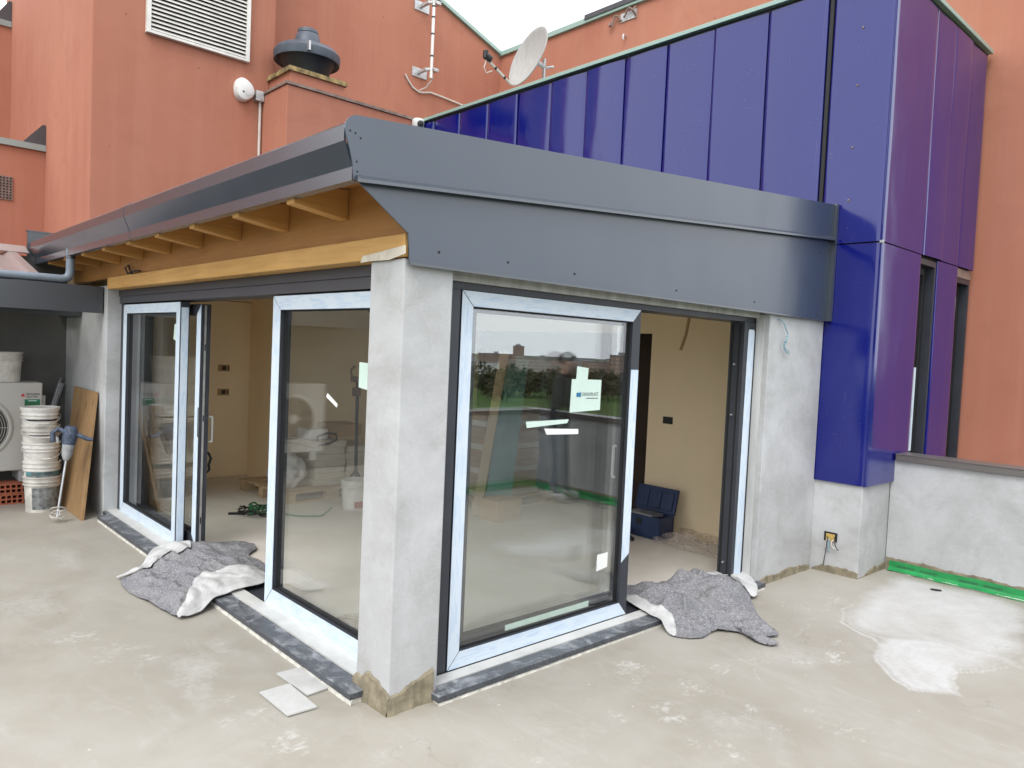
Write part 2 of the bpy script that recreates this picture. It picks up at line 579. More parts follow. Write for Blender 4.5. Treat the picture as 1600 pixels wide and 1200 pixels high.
# ------------------------------------------------------------------ mesh helpers
class MB:
    def __init__(self):
        self.v, self.f, self.mi, self.cur = [], [], [], 0

    def _f(self, idx):
        self.f.append(tuple(idx))
        self.mi.append(self.cur)

    def box(self, x0, x1, y0, y1, z0, z1):
        b = len(self.v)
        self.v += [(x0, y0, z0), (x1, y0, z0), (x1, y1, z0), (x0, y1, z0), (x0, y0, z1), (x1, y0, z1), (x1, y1, z1), (x0, y1, z1)]
        for q in ((0, 3, 2, 1), (4, 5, 6, 7), (0, 1, 5, 4), (1, 2, 6, 5), (2, 3, 7, 6), (3, 0, 4, 7)):
            self._f([b + i for i in q])
        return self

    def prism(self, pts, axis, lo, hi):
        """pts: 2d polygon in the two other axes (in x,y,z order), extruded along axis"""
        b = len(self.v)
        n = len(pts)
        ins = lambda p, a: [(a, p[0], p[1]), (p[0], a, p[1]), (p[0], p[1], a)][axis]
        for a in (lo, hi):
            self.v += [ins(p, a) for p in pts]
        area = sum(pts[i][0] * pts[(i + 1) % n][1] - pts[(i + 1) % n][0] * pts[i][1] for i in range(n))
        flip = (area > 0) != (axis != 1)
        A = list(range(b, b + n))
        B = list(range(b + n, b + 2 * n))
        fs = [A[::-1], B] + [[A[i], A[(i + 1) % n], B[(i + 1) % n], B[i]] for i in range(n)]
        for q in fs:
            self._f(q[::-1] if flip else q)
        return self

    def poly(self, pts):
        b = len(self.v)
        self.v += [tuple(p) for p in pts]
        self._f(range(b, b + len(pts)))
        return self

    def tube(self, pts, r, n=8, closed=False, r2=None):
        pts = [Vector(p) for p in pts]
        k = len(pts)
        b = len(self.v)
        up = Vector((0.13, 0.21, 1)).normalized()
        prev = None
        for i, p in enumerate(pts):
            if closed:
                d = pts[(i + 1) % k] - pts[i - 1]
            else:
                d = pts[min(i + 1, k - 1)] - pts[max(i - 1, 0)]
            d.normalize()
            if prev is None:
                a = d.cross(up)
                if a.length < .1:
                    a = d.cross(Vector((1, 0, 0)))
                a.normalize()
            else:
                a = (prev - d * prev.dot(d)).normalized()
            prev = a
            c = d.cross(a)
            rr = r if r2 is None else r + (r2 - r) * i / (k - 1)
            for j in range(n):
                t = 2 * math.pi * j / n
                self.v.append(tuple(p + (a * math.cos(t) + c * math.sin(t)) * rr))
        for i in range(k if closed else k - 1):
            for j in range(n):
                i2 = (i + 1) % k
                self._f([b + i * n + j, b + i * n + (j + 1) % n, b + i2 * n + (j + 1) % n, b + i2 * n + j])
        if not closed:
            self._f([b + j for j in range(n)][::-1])
            self._f([b + (k - 1) * n + j for j in range(n)])
        return self

    def lathe(self, c, prof, n=32, axis=(0, 0, 1), caps=True, a0=0, a1=2 * math.pi):
        c = Vector(c)
        z = Vector(axis).normalized()
        x = z.cross(Vector((0, 1, 0)))
        if x.length < .1:
            x = z.cross(Vector((1, 0, 0)))
        x.normalize()
        y = z.cross(x)
        b = len(self.v)
        full = abs(a1 - a0 - 2 * math.pi) < 1e-6
        cols = n if full else n + 1
        for r, h in prof:
            for j in range(cols):
                t = a0 + (a1 - a0) * j / n
                self.v.append(tuple(c + z * h + (x * math.cos(t) + y * math.sin(t)) * r))
        for i in range(len(prof) - 1):
            for j in range(n):
                j2 = (j + 1) % cols
                self._f([b + i * cols + j, b + i * cols + j2, b + (i + 1) * cols + j2, b + (i + 1) * cols + j])
        if caps and full:
            if prof[0][0] > 1e-5:
                self._f([b + j for j in range(cols)][::-1])
            if prof[-1][0] > 1e-5:
                self._f([b + (len(prof) - 1) * cols + j for j in range(cols)])
        return self

    def grid(self, fn, nu, nv):
        b = len(self.v)
        for i in range(nu + 1):
            for j in range(nv + 1):
                self.v.append(tuple(fn(i / nu, j / nv)))
        for i in range(nu):
            for j in range(nv):
                a = b + i * (nv + 1) + j
                self._f([a, a + nv + 1, a + nv + 2, a + 1])
        return self

    def xf(self, mat):
        self.v = [tuple(mat @ Vector(p)) for p in self.v]
        return self


OFF = {}


def mesh_of(mb, name, mats, off, smooth):
    me = bpy.data.meshes.new(name)
    me.from_pydata([(x - off[0], y - off[1], z - off[2]) for x, y, z in mb.v], [], mb.f)
    if not isinstance(mats, (list, tuple)):
        mats = [mats]
    for mt in mats:
        me.materials.append(M(mt) if isinstance(mt, str) else mt)
    if len(mats) > 1:
        me.polygons.foreach_set('material_index', mb.mi)
    bm = bmesh.new()
    bm.from_mesh(me)
    bmesh.ops.recalc_face_normals(bm, faces=bm.faces)
    bm.to_mesh(me)
    bm.free()
    if smooth:
        me.polygons.foreach_set('use_smooth', [True] * len(me.polygons))
    me.update()
    return me


def finish(o, bevel, smooth, angle=40):
    if bevel:
        b = o.modifiers.new('bevel', 'BEVEL')
        b.width = bevel
        b.segments = 2
        b.limit_method = 'ANGLE'
        b.angle_limit = R_(35)
    if smooth == 'auto':
        e = o.modifiers.new('split', 'EDGE_SPLIT')
        e.split_angle = R_(angle)


def thing(name, label, cat, loc=(0, 0, 0), group=None):
    o = bpy.data.objects.new(name, None)
    o.empty_display_size = .1
    COL.objects.link(o)
    o.location = loc
    o['label'] = label
    o['category'] = cat
    if group:
        o['group'] = group
    OFF[o] = Vector(loc)
    return o


def part(name, mb, mats, parent, smooth=False, bevel=0, label=None):
    off = OFF[parent]
    me = mesh_of(mb, name, mats, off, bool(smooth))
    o = bpy.data.objects.new(name, me)
    COL.objects.link(o)
    o.parent = parent
    OFF[o] = off
    if label:
        o['label'] = label
    finish(o, bevel, smooth)
    return o


def single(name, mb, mats, label, cat, smooth=False, bevel=0, group=None, kind=None):
    a = np.array(mb.v)
    lo, hi = a.min(0), a.max(0)
    off = Vector(((lo[0] + hi[0]) / 2, (lo[1] + hi[1]) / 2, lo[2]))
    me = mesh_of(mb, name, mats, off, bool(smooth))
    o = bpy.data.objects.new(name, me)
    COL.objects.link(o)
    o.location = off
    OFF[o] = off
    if label:
        o['label'] = label
    if cat:
        o['category'] = cat
    if group:
        o['group'] = group
    if kind:
        o['kind'] = kind
    finish(o, bevel, smooth)
    return o


def struct(name, mb, mats, smooth=False, label=None):
    o = single(name, mb, mats, label, None, smooth, kind='structure')
    return o


def box(*a):
    return MB().box(*a)


def text_mb(body, origin, u, v, height, width=None, depth=0.0008, mb=None, bold=0):
    """flat lettering as mesh: origin lower left, u along the line, v up"""
    cu = bpy.data.curves.new('t', 'FONT')
    cu.body = body
    cu.size = 1.0
    cu.offset = bold
    cu.extrude = 0
    ob = bpy.data.objects.new('t', cu)
    COL.objects.link(ob)
    dg = bpy.context.evaluated_depsgraph_get()
    me = bpy.data.meshes.new_from_object(ob.evaluated_get(dg))
    vs = np.array([tuple(x.co) for x in me.vertices])
    fs = [tuple(p.vertices) for p in me.polygons]
    bpy.data.objects.remove(ob)
    bpy.data.curves.remove(cu)
    lo, hi = vs.min(0), vs.max(0)
    sy = height / (hi[1] - lo[1])
    sx = sy if width is None else width / (hi[0] - lo[0])
    u, v, o = Vector(u), Vector(v), Vector(origin)
    mb = mb or MB()
    b = len(mb.v)
    for p in vs:
        mb.v.append(tuple(o + u * ((p[0] - lo[0]) * sx) + v * ((p[1] - lo[1]) * sy)))
    for f in fs:
        mb._f([b + i for i in f])
    bpy.data.meshes.remove(me)
    return mb


def nz(x, y=0, z=0):
    return mnoise.noise(Vector((x, y, z)))


# ================================================================== SETTING
GZ = -17.0
struct('ground', MB().box(-3000, 3000, -3000, 3000, GZ - 1, GZ), 'meadow')


# ---- terrace floor with its powder stains (attribute on a fine sheet)
def vnoise(x, y, s, seed):
    rs = np.random.RandomState(seed)
    g = rs.rand(257, 257)
    X, Y = x * s, y * s
    xi, yi = np.floor(X).astype(int), np.floor(Y).astype(int)
    fx, fy = X - xi, Y - yi
    fx, fy = fx * fx * (3 - 2 * fx), fy * fy * (3 - 2 * fy)
    a, b, c, d = g[xi % 257, yi % 257], g[(xi + 1) % 257, yi % 257], g[xi % 257, (yi + 1) % 257], g[(xi + 1) % 257, (yi + 1) % 257]
    return a * (1 - fx) * (1 - fy) + b * fx * (1 - fy) + c * (1 - fx) * fy + d * fx * fy


def deck():
    st = .018
    xs, ys = np.arange(-1.6, 4.75, st), np.arange(-1.9, 4.2, st)
    xs[-1], ys[-1] = 4.745, 4.2
    X, Y = np.meshgrid(xs, ys, indexing='ij')
    wx = X + (vnoise(X + 9, Y + 9, 3.1, 1) - .5) * .22 + (vnoise(X + 9, Y + 9, 11, 2) - .5) * .07
    wy = Y + (vnoise(X + 9, Y + 9, 3.1, 3) - .5) * .22 + (vnoise(X + 9, Y + 9, 11, 4) - .5) * .07
    s = np.zeros_like(X)

    def ell(cx, cy, rx, ry, ang, k, soft=.35):
        ca, sa = math.cos(ang), math.sin(ang)
        u, v = (wx - cx) * ca + (wy - cy) * sa, -(wx - cx) * sa + (wy - cy) * ca
        d = np.sqrt((u / rx) ** 2 + (v / ry) ** 2)
        return k * np.clip((1 - d) / soft, 0, 1)

    def stroke(pts, wd, k):
        out = np.zeros_like(X)
        for (ax, ay), (bx, by) in zip(pts[:-1], pts[1:]):
            dx, dy = bx - ax, by - ay
            t = np.clip(((wx - ax) * dx + (wy - ay) * dy) / (dx * dx + dy * dy + 1e-9), 0, 1)
            d = np.hypot(wx - ax - t * dx, wy - ay - t * dy)
            out = np.maximum(out, k * np.clip(1 - d / wd, 0, 1))
        return out

    # broad powder sweep towards the parapet, with the dense lobe in front
    def poly(pts, wxx, wyy):
        ins = np.zeros(X.shape, bool)
        dist = np.full(X.shape, 9.0)
        n = len(pts)
        for i in range(n):
            (ax, ay), (bx, by) = pts[i], pts[(i + 1) % n]
            cond = ((ay > wyy) != (by > wyy)) & (wxx < (bx - ax) * (wyy - ay) / (by - ay + 1e-12) + ax)
            ins ^= cond
            dx, dy = bx - ax, by - ay
            t = np.clip(((wxx - ax) * dx + (wyy - ay) * dy) / (dx * dx + dy * dy + 1e-9), 0, 1)
            dist = np.minimum(dist, np.hypot(wxx - ax - t * dx, wyy - ay - t * dy))
        return np.where(ins, dist, -dist)
    w2x = X + (vnoise(X + 9, Y + 9, 4.3, 31) - .5) * .10 + (vnoise(X + 9, Y + 9, 15, 32) - .5) * .03
    w2y = Y + (vnoise(X + 9, Y + 9, 4.3, 33) - .5) * .10 + (vnoise(X + 9, Y + 9, 15, 34) - .5) * .03
    d1 = poly([(3.40, -.60), (3.08, -.72), (2.955, -.90), (2.93, -1.06), (2.62, -1.14), (2.43, -1.28), (2.31, -1.44), (2.47, -1.66), (2.80, -1.52), (2.92, -1.60), (3.14, -1.66), (3.08, -1.80), (3.76, -1.68), (4.40, -1.62), (4.72, -1.3), (4.72, -.55), (4.48, -.50), (4.06, -.56)], w2x, w2y)
    arc = np.sin((np.hypot(X - 3.9, (Y + 1.5) * 1.3)) * 31 + vnoise(X + 9, Y + 9, 2.5, 41) * 9) * .5 + .5
    body = np.clip(d1 / .16, 0, 1) * (.38 + .34 * vnoise(X + 9, Y + 9, 2.3, 42) + .16 * vnoise(X + 9, Y + 9, 9, 45) + .07 * arc)
    d2 = poly([(2.95, -1.03), (2.62, -1.13), (2.43, -1.27), (2.30, -1.44), (2.46, -1.67), (2.80, -1.54), (2.98, -1.50), (3.30, -1.40), (3.2, -1.2)], w2x, w2y)
    arc2 = np.sin((np.hypot(X - 3.0, Y + 1.75)) * 52 + vnoise(X + 9, Y + 9, 4, 43) * 9) * .5 + .5
    lobe = np.clip(d2 / .06, 0, 1) * (.58 + .10 * arc2 + .3 * vnoise(X + 9, Y + 9, 5, 44))
    s = np.maximum(s, np.maximum(body, lobe))
    for dd, k in ((.012, .95), (.055, .7), (.10, .45)):
        rim = np.exp(-((d1 - dd) / .012) ** 2) * k * (.35 + .8 * vnoise(X + 9, Y + 9, 4, 46)) * np.clip((3.75 - X) / .4, 0, 1)
        s = np.maximum(s, rim)
    s = np.maximum(s, stroke([(2.45, -.60), (2.6, -.7), (3.05, -.68)], .02, .3))
    s = np.maximum(s, stroke([(2.45, -.60), (2.2, -.72), (2.05, -.86), (1.72, -.92)], .018, .3))
    # scuffs and footprints: clusters of small dabs
    sf = np.zeros_like(X)
    for cx, cy, n, sp, k in [(2.40, -.99, 14, .10, .8), (2.21, -.85, 12, .09, .7), (1.96, -.83, 10, .09, .6), (2.64, -.94, 10, .08, .6), (3.17, -.48, 12, .12, .6), (3.45, -.52, 10, .12, .6), (3.0, -.35, 8, .1, .5),
                             (1.33, -1.26, 14, .10, .65), (1.61, -1.41, 10, .09, .5), (1.70, -1.28, 10, .08, .5), (1.37, -.44, 14, .11, .75), (1.43, -.72, 12, .10, .6), (.87, -.61, 14, .08, .75), (1.01, -.79, 10, .07, .85),
                             (1.15, -.65, 9, .08, .8), (1.77, -.74, 9, .08, .6), (1.40, -1.01, 8, .07, .5), (.86, -1.0, 9, .08, .5), (.93, -1.09, 9, .08, .5), (.29, -.66, 8, .09, .4), (1.2, -.98, 10, .09, .45),
                             (-.88, 1.75, 9, .16, .55), (-.73, 1.48, 8, .13, .6), (-.60, 1.25, 7, .12, .55), (-.52, .63, 6, .1, .5), (-.47, .35, 6, .08, .8), (-.45, .02, 8, .08, .8), (-.40, .1, 5, .07, .7), (-.70, .46, 6, .08, .5)]:
        d = np.hypot((wx - cx) * .8, wy - cy) / (sp * 1.25)
        sf = np.maximum(sf, min(1, k * 1.15) * np.clip(1.15 - d, 0, 1))
    for cx, cy, rx, ry, an, k in [(-.55, .95, .5, .16, 1.2, .34), (-.95, 2.6, .6, .25, 1.5, .30), (-.3, 1.2, .3, .12, 1.0, .28), (-.6, 3.5, .6, .2, 1.4, .32), (2.2, -.75, .6, .3, -.5, .26), (1.2, -1.0, .7, .3, -.6, .22), (-.25, -.35, .4, .2, .3, .2)]:
        s = np.maximum(s, ell(cx, cy, rx, ry, an, k, .9))
    nx, ny = X.shape
    Z = (vnoise(X + 9, Y + 9, 1.3, 21) - .5) * .006
    vs = np.stack([X, Y, Z], -1).reshape(-1, 3)
    i = np.arange(nx * ny).reshape(nx, ny)
    fs = np.stack([i[:-1, :-1], i[1:, :-1], i[1:, 1:], i[:-1, 1:]], -1).reshape(-1, 4)
    me = bpy.data.meshes.new('terrace_floor')
    base = len(vs)
    extra = [(-7, -3.62, 0), (4.745, -3.62, 0), (4.745, -1.9, 0), (-7, -1.9, 0), (-7, 4.2, 0), (-7, 6.35, 0), (4.745, 6.35, 0), (4.745, 4.2, 0), (-1.6, -1.9, 0), (-1.6, 4.2, 0)]
    allv = np.vstack([vs, np.array(extra, float)])
    ef = [[0, 1, 2, 3], [4, 7, 6, 5], [3, 8, 9, 4]]
    faces = fs.tolist() + [[base + k for k in q] for q in ef]
    me.from_pydata(allv.tolist(), [], faces)
    me.materials.append(M('deck_screed'))
    at = me.attributes.new('stain', 'FLOAT', 'POINT')
    at.data.foreach_set('value', np.concatenate([s.reshape(-1), np.zeros(len(extra))]).astype(np.float32))
    at = me.attributes.new('scuff', 'FLOAT', 'POINT')
    at.data.foreach_set('value', np.concatenate([sf.reshape(-1), np.zeros(len(extra))]).astype(np.float32))
    me.polygons.foreach_set('use_smooth', [True] * len(me.polygons))
    me.update()
    o = bpy.data.objects.new('terrace_floor', me)
    COL.objects.link(o)
    o['kind'] = 'structure'


deck()
struct('lower_roof', box(4.9, 6.5, -6, -.4, -.9, -.8), 'deck_screed')


# ---- ragged strips of cement along the foot of walls
def ragged(a, b, n, h, thick, seed, z0=0.0, step=.012, jag=.5):
    a, b, n = Vector(a), Vector(b), Vector(n).normalized()
    L = (b - a).length
    k = max(6, int(L / step))
    mb = MB()
    rows = []
    for i in range(k + 1):
        t = i / k
        p = a.lerp(b, t)
        s = t * L
        hh = h(t) if callable(h) else h
        hh *= 1 + jag * (nz(s * 5, seed, 1) * .7 + nz(s * 19, seed, 5) * .45 + nz(s * 60, seed, 9) * .22)
        hh = max(hh, .004)
        th = thick * (1 + .5 * nz(s * 14, seed, 3) + .35 * nz(s * 45, seed, 7))
        rows.append([p + n * (th * 1.5) + Vector((0, 0, z0 - .004)), p + n * th + Vector((0, 0, z0 + hh * .35)), p + n * (th * .8) + Vector((0, 0, z0 + hh * .92)), p + n * .0012 + Vector((0, 0, z0 + hh)), p - n * .004 + Vector((0, 0, z0 + hh))])
    base = len(mb.v)
    for r in rows:
        mb.v += [tuple(q) for q in r]
    for i in range(k):
        for j in range(4):
            x = base + i * 5 + j
            mb._f([x, x + 5, x + 6, x + 1])
    return mb


# ================================================================== THE TERRACE EXTENSION
EXT = thing('terrace_extension', 'grey rendered room extension with anthracite metal roof edge and sliding glass doors', 'building', (0, 0, 0))
pil = part('corner_pillar', box(0, .281, 0, .281, -.02, 2.10), 'cement_render', EXT, bevel=.008, label='light grey rendered corner pillar between the two glass doors')
part('mortar_skirt', ragged((0, .30, 0), (0, -.012, 0), (-1, 0, 0), lambda t: .085 + .06 * math.sin(t * 3), .012, 3, jag=.35), 'mortar', pil)
part('mortar_skirt', ragged((-.012, 0, 0), (.25, 0, 0), (0, -1, 0), lambda t: .075 + .085 * t, .012, 8, jag=.3), 'mortar', pil)
part('masking_paper', MB().prism([(-.03, 2.115), (-.028, 2.152), (.10, 2.142), (.28, 2.128), (.33, 2.126), (.35, 2.094), (.27, 2.097), (.10, 2.094), (.06, 2.10)], 0, -.0175, -.0155), 'masking_paper', EXT, label='torn strip of masking paper at the top of the pillar')
rp = part('wall_pier', box(3.283, 4.160, 0, .28, -.03, 2.62), 'cement_render', EXT, bevel=.006)
part('mortar_skirt', ragged((3.32, 0, 0), (4.15, 0, 0), (0, -1, 0), lambda t: .03 + .03 * math.sin(t * 2.6 + .3), .010, 15, jag=.5), 'mortar', rp)
sw = part('side_wall', box(0, .25, 4.775, 6.32, -.02, 2.14), 'cement_render', EXT, bevel=.008)
part('corner_fillet', box(4.1505, 4.1855, .0015, .04, -.03, .75), 'cement_render', EXT)
part('lintel_wall', box(.29, 3.28, .105, .279, 2.125, 2.62), 'cement_render', EXT)
part('rear_wall', MB().box(.0, 4.16, 6.13, 6.31, 2.16, 2.6).box(.251, 4.16, 6.13, 6.31, -.02, 2.15), 'cream_paint', EXT)
part('partition_wall', box(1.95, 4.09, 5.5, 6.128, .03, 2.418), 'cream_paint', EXT)
part('inner_wall', MB().box(4.09, 4.158, .281, 1.68, .0, 2.60).box(4.09, 4.158, 4.40, 6.128, .0, 2.60).box(4.09, 4.158, 1.681, 4.399, 1.94, 2.60), 'cream_paint', EXT)
part('inner_lining', box(.252, .262, 4.80, 6.128, .03, 2.418), 'cream_paint', EXT)
part('ceiling', box(.07, 4.088, .10, 6.128, 2.42, 2.5), 'ceiling_paint', EXT)
part('dark_room_sheet', box(4.36, 4.42, 1.3, 4.8, .0, 2.5), 'dark_brown', EXT)  # dark sheet standing in for the unlit room beyond the doorway
part('room_floor', MB().box(.30, 4.36, .30, 6.12, -.01, .03), 'room_screed', EXT)

# timber
part('eaves_beam', box(-.012, .13, -.012, 4.735, 2.1045, 2.206), 'spruce_beam', EXT, bevel=.003, label='pale yellow spruce beam over the left door')
part('blocking_board', box(.022, .06, -.02, 6.3, 2.207, 2.52), 'spruce_board', EXT)
part('soffit_board', MB().prism([(-.275, 2.452), (.021, 2.478), (.021, 2.50), (-.275, 2.474)], 1, -.02, 6.3), 'spruce_board', EXT)
for i in range(9):
    y = .585 + .652 * i
    part('rafter', MB().prism([(-.272, 2.362), (-.272, 2.450), (.021, 2.476), (.021, 2.322)], 1, y - .04, y + .04), 'spruce_rafter', EXT, bevel=.003)
part('roof_sheet', MB().prism([(-.27, 2.48), (-.27, 2.56), (4.158, 2.93), (4.158, 2.85)], 1, -.02, 6.33), 'anthracite_sheet', EXT)
g = part('gutter', MB().prism([(-.292, 2.640), (-.345, 2.604), (-.345, 2.538), (-.302, 2.440), (-.302, 2.384), (-.262, 2.380), (-.262, 2.392), (-.294, 2.396), (-.294, 2.444), (-.336, 2.541), (-.336, 2.598), (-.288, 2.630)], 1, -.034, 6.36), 'anthracite_gutter', EXT, label='dark grey folded metal gutter along the eaves')
part('joint_strap', MB().prism([(-.293, 2.644), (-.347, 2.606), (-.347, 2.537), (-.304, 2.439), (-.304, 2.382), (-.300, 2.384), (-.300, 2.441), (-.343, 2.539), (-.343, 2.603), (-.29, 2.638)], 1, 3.04, 3.12), 'anthracite_gutter', g)
part('end_flashing', MB().box(-.36, .16, 6.365, 6.40, 2.05, 2.72).box(-.37, .17, 6.362, 6.405, 2.721, 2.735), 'dark_fascia', EXT)

# gable-end sheets
lower = part('fascia_sheet', MB().prism([(.004, 2.074), (-.008, 2.205), (-.262, 2.378), (-.262, 2.40), (4.118, 2.745), (4.118, 2.070)], 1, -.034, -.026), 'anthracite_sheet', EXT)
upper = part('verge_sheet', MB().prism([(-.300, 2.384), (-.306, 2.44), (-.322, 2.50), (-.340, 2.55), (-.350, 2.585), (-.346, 2.612), (-.330, 2.634), (-.305, 2.648), (-.270, 2.652), (4.116, 3.008), (4.116, 2.725), (-.262, 2.382)], 1, -.0485, -.0405), 'anthracite_sheet', EXT)
df = MB()
for xx, zz in ((-.29, 2.372), (4.116, 2.716)):
    df.v += [(xx, -.0495, zz + .034), (xx, -.082, zz + .014), (xx, -.084, zz), (xx, -.080, zz - .001), (xx, -.0495, zz + .010)]
for f in [(0, 1, 2, 3, 4), (9, 8, 7, 6, 5)] + [(i, (i + 1) % 5, 5 + (i + 1) % 5, 5 + i) for i in range(5)]:
    df._f(f)
part('drip_fold', df, 'anthracite_gutter', upper)
part('drip_fold', MB().prism([(.003, 2.066), (.003, 2.0775), (4.116, 2.0735), (4.116, 2.062)], 1, -.046, -.0345), 'anthracite_gutter', lower)
part('end_profile', MB().box(4.119, 4.158, -.07, -.002, 2.064, 3.012).box(3.95, 4.118, -.039, .10, 2.985, 2.992), 'anthracite_gutter', EXT)
for x, z in [(.164, 2.142), (.594, 2.144), (1.084, 2.137), (2.028, 2.13), (2.98, 2.131), (3.949, 2.104), (3.95, 2.6)]:
    part('screw', MB().lathe((x, -.034, z), [(.0065, 0), (.0065, .002), (.004, .004), (0, .004)], 10, (0, -1, 0)), 'frame_gasket', lower)
for x, z in [(-.325, 2.58), (-.30, 2.575), (-.275, 2.56), (-.29, 2.46), (-.285, 2.42), (-.272, 2.405)]:
    part('screw', MB().lathe((x, -.048, z), [(.0045, 0), (.0045, .0015), (.002, .003), (0, .003)], 10, (0, -1, 0)), 'frame_gasket', upper)


# ---- thresholds and sills
s1 = part('stone_sill', MB().box(-.088, -.002, .185, 4.60, .024, .054).box(-.002, .03, .283, 4.773, .024, .0535), 'granite', EXT, bevel=.002, label='dark dusty granite sill under the left door')
part('mortar_bed', ragged((-.078, 4.60, 0), (-.078, .18, 0), (-1, 0, 0), .020, .006, 31, step=.01, jag=.9), 'white_mortar', s1)
part('mortar_bed', box(-.077, -.003, .19, 4.58, -.01, .023), 'white_mortar', s1)
s2 = part('stone_sill', MB().box(.236, 3.31, -.075, -.002, .016, .046).box(.283, 3.281, -.002, .03, .016, .0455), 'granite', EXT, bevel=.002, label='dark dusty granite sill under the right door')
part('mortar_bed', ragged((.24, -.066, 0), (3.31, -.066, 0), (0, -1, 0), .015, .006, 37, step=.01, jag=.9), 'white_mortar', s2)
part('mortar_bed', box(.245, 3.30, -.065, -.003, -.01, .015), 'white_mortar', s2)
part('threshold_board', MB().prism([(.031, .0), (.031, .062), (.119, .066), (.119, 0)], 1, .283, 4.773), 'threshold', EXT)
part('threshold_board', MB().prism([(.031, .0), (.031, .050), (.103, .054), (.103, 0)], 0, .283, 3.281), 'threshold', EXT)


# ---- sliding doors.  P(u, d, z): u along the door, d depth into the room
def PL(u, d, z):
    return (d, u, z)


def PR(u, d, z):
    return (u, d, z)


def uprism(mb, P, pts, d0, d1):
    b = len(mb.v)
    n = len(pts)
    for d in (d0, d1):
        mb.v += [P(u, d, z) for u, z in pts]
    mb._f(range(b, b + n))
    mb._f(range(b + n, b + 2 * n))
    for i in range(n):
        j = (i + 1) % n
        mb._f([b + i, b + j, b + n + j, b + n + i])
    return mb


def bars(u0, u1, z0, z1, st, rb, rt):
    """four mitred bars of a sash as (u,z) polygons: left, right, bottom, top"""
    a, b, c, d = (u0, z0), (u1, z0), (u1, z1), (u0, z1)
    ai, bi, ci, di = (u0 + st, z0 + rb), (u1 - st, z0 + rb), (u1 - st, z1 - rt), (u0 + st, z1 - rt)
    return {'l': [a, ai, di, d], 'r': [b, c, ci, bi], 'b': [a, b, bi, ai], 't': [d, di, ci, c]}


def inset(poly, g):
    c = Vector((sum(p[0] for p in poly) / 4, sum(p[1] for p in poly) / 4))
    out = []
    for i, p in enumerate(poly):
        p = Vector(p)
        a = (Vector(poly[i - 1]) - p).normalized()
        b = (Vector(poly[(i + 1) % 4]) - p).normalized()
        s = abs(a.x * b.y - a.y * b.x)
        q = p + (a + b) * (g / max(s, .3))
        out.append((q.x, q.y))
    return out


def sash(par, P, u0, u1, z0, z1, d0, d1, st, rb, rt, film, fx, clip=None, pane=True):
    bz = bars(u0, u1, z0, z1, st, rb, rt)
    mb = MB()
    for k in 'lrbt':
        uprism(mb, P, bz[k], d0, d1)
    part('sash_frame', mb, 'frame_dark', par)
    for k in film:
        q = inset(bz[k], .0022)
        if clip and k in clip:
            lo, hi = clip[k]
            us = [p[0] for p in q]
            q = [(min(us), lo), (max(us), lo + .05), (max(us), hi), (min(us), hi + .0)]
        part('protective_film', uprism(MB(), P, q, d0 - .0016, d0 - .0002), 'film_upright' if k in 'lr' else fx, par)
    gm = MB()
    g = .008
    for k, q in bars(u0 + st - .001, u1 - st + .001, z0 + rb - .001, z1 - rt + .001, g, g + .004, g).items():
        uprism(gm, P, q, d0 + .022, d1 - .022)
    part('gasket', gm, 'frame_gasket', par)
    if pane:
        gp = MB()
        lo, hi = P(u0 + st, d0 + .026, z0 + rb), P(u1 - st, d0 + .046, z1 - rt)
        gp.box(min(lo[0], hi[0]), max(lo[0], hi[0]), min(lo[1], hi[1]), max(lo[1], hi[1]), lo[2], hi[2])
        part('glass_pane', gp, 'double_glazing', par)


def shell(me_name, mb, mats, parent):
    off = OFF[parent]
    o = part(me_name, mb, mats, parent)
    return o


# left door
DL = part('sliding_door', MB().box(.121, .30, .283, 4.772, .0, .050).box(.122, .30, 4.690, 4.773, .0505, 1.984), 'frame_dark', EXT, label='left glass door, half open, with pale blue film on its frames')
part('header_box', MB().box(.105, .30, .283, 4.772, 1.985, 2.045).box(.096, .30, .283, 4.772, 2.047, 2.103), 'header_grey', DL)
part('jamb_film', box(.1195, .1215, 4.674, 4.690, .07, 1.96), 'film_upright', DL)
sash(DL, PL, 3.205, 4.672, .060, 1.972, .120, .190, .086, .10, .082, 'lrbt', 'film_y')
sash(DL, PL, .300, 1.578, .062, 1.976, .120, .190, .105, .115, .088, 'lrbt', 'film_y')
part('stile_film', box(.128, .182, 3.2020, 3.2045, .075, 1.93), 'film_upright', DL)
sash(DL, PL, 3.045, 4.50, .056, 1.960, .222, .296, .090, .10, .08, 'l', 'film_y')
part('end_gasket', box(.247, .262, 3.0405, 3.0445, .065, 1.95), 'steel', DL)
for z in (.25, 1.05, 1.6):
    part('latch_slot', box(.250, .259, 3.0385, 3.0400, z, z + .05), 'frame_gasket', DL)
part('latch_plate', box(.2185, .2225, 3.048, 3.062, .93, 1.16), 'frame_gasket', DL)
part('lever_handle', MB().tube([(.297, 3.10, .885), (.345, 3.10, .885), (.348, 3.10, .892), (.348, 3.10, 1.075), (.345, 3.10, 1.082), (.297, 3.10, 1.082)], .0085, 8), 'white_paint', DL, smooth='auto')
part('cable_tie', MB().tube([(.297, 3.12, .80), (.33, 3.11, .79), (.345, 3.1, .75), (.33, 3.1, .70), (.335, 3.1, .66), (.315, 3.1, .64)], .011, 7), 'black_plastic', DL, smooth='auto')
part('sticker', MB().prism([(.915, 1.425), (.800, 1.372), (.808, 1.352), (.928, 1.402)], 0, .1435, .1445), 'sticker_white', DL)
part('sticker', MB().prism([(.59, 1.61), (.43, 1.605), (.43, 1.462), (.59, 1.478)], 0, .1435, .1445), 'sticker_green', DL)
part('sticker', MB().prism([(3.31, 1.80), (3.40, 1.80), (3.42, 1.68), (3.30, 1.655)], 0, .1435, .1445), 'sticker_green', DL)

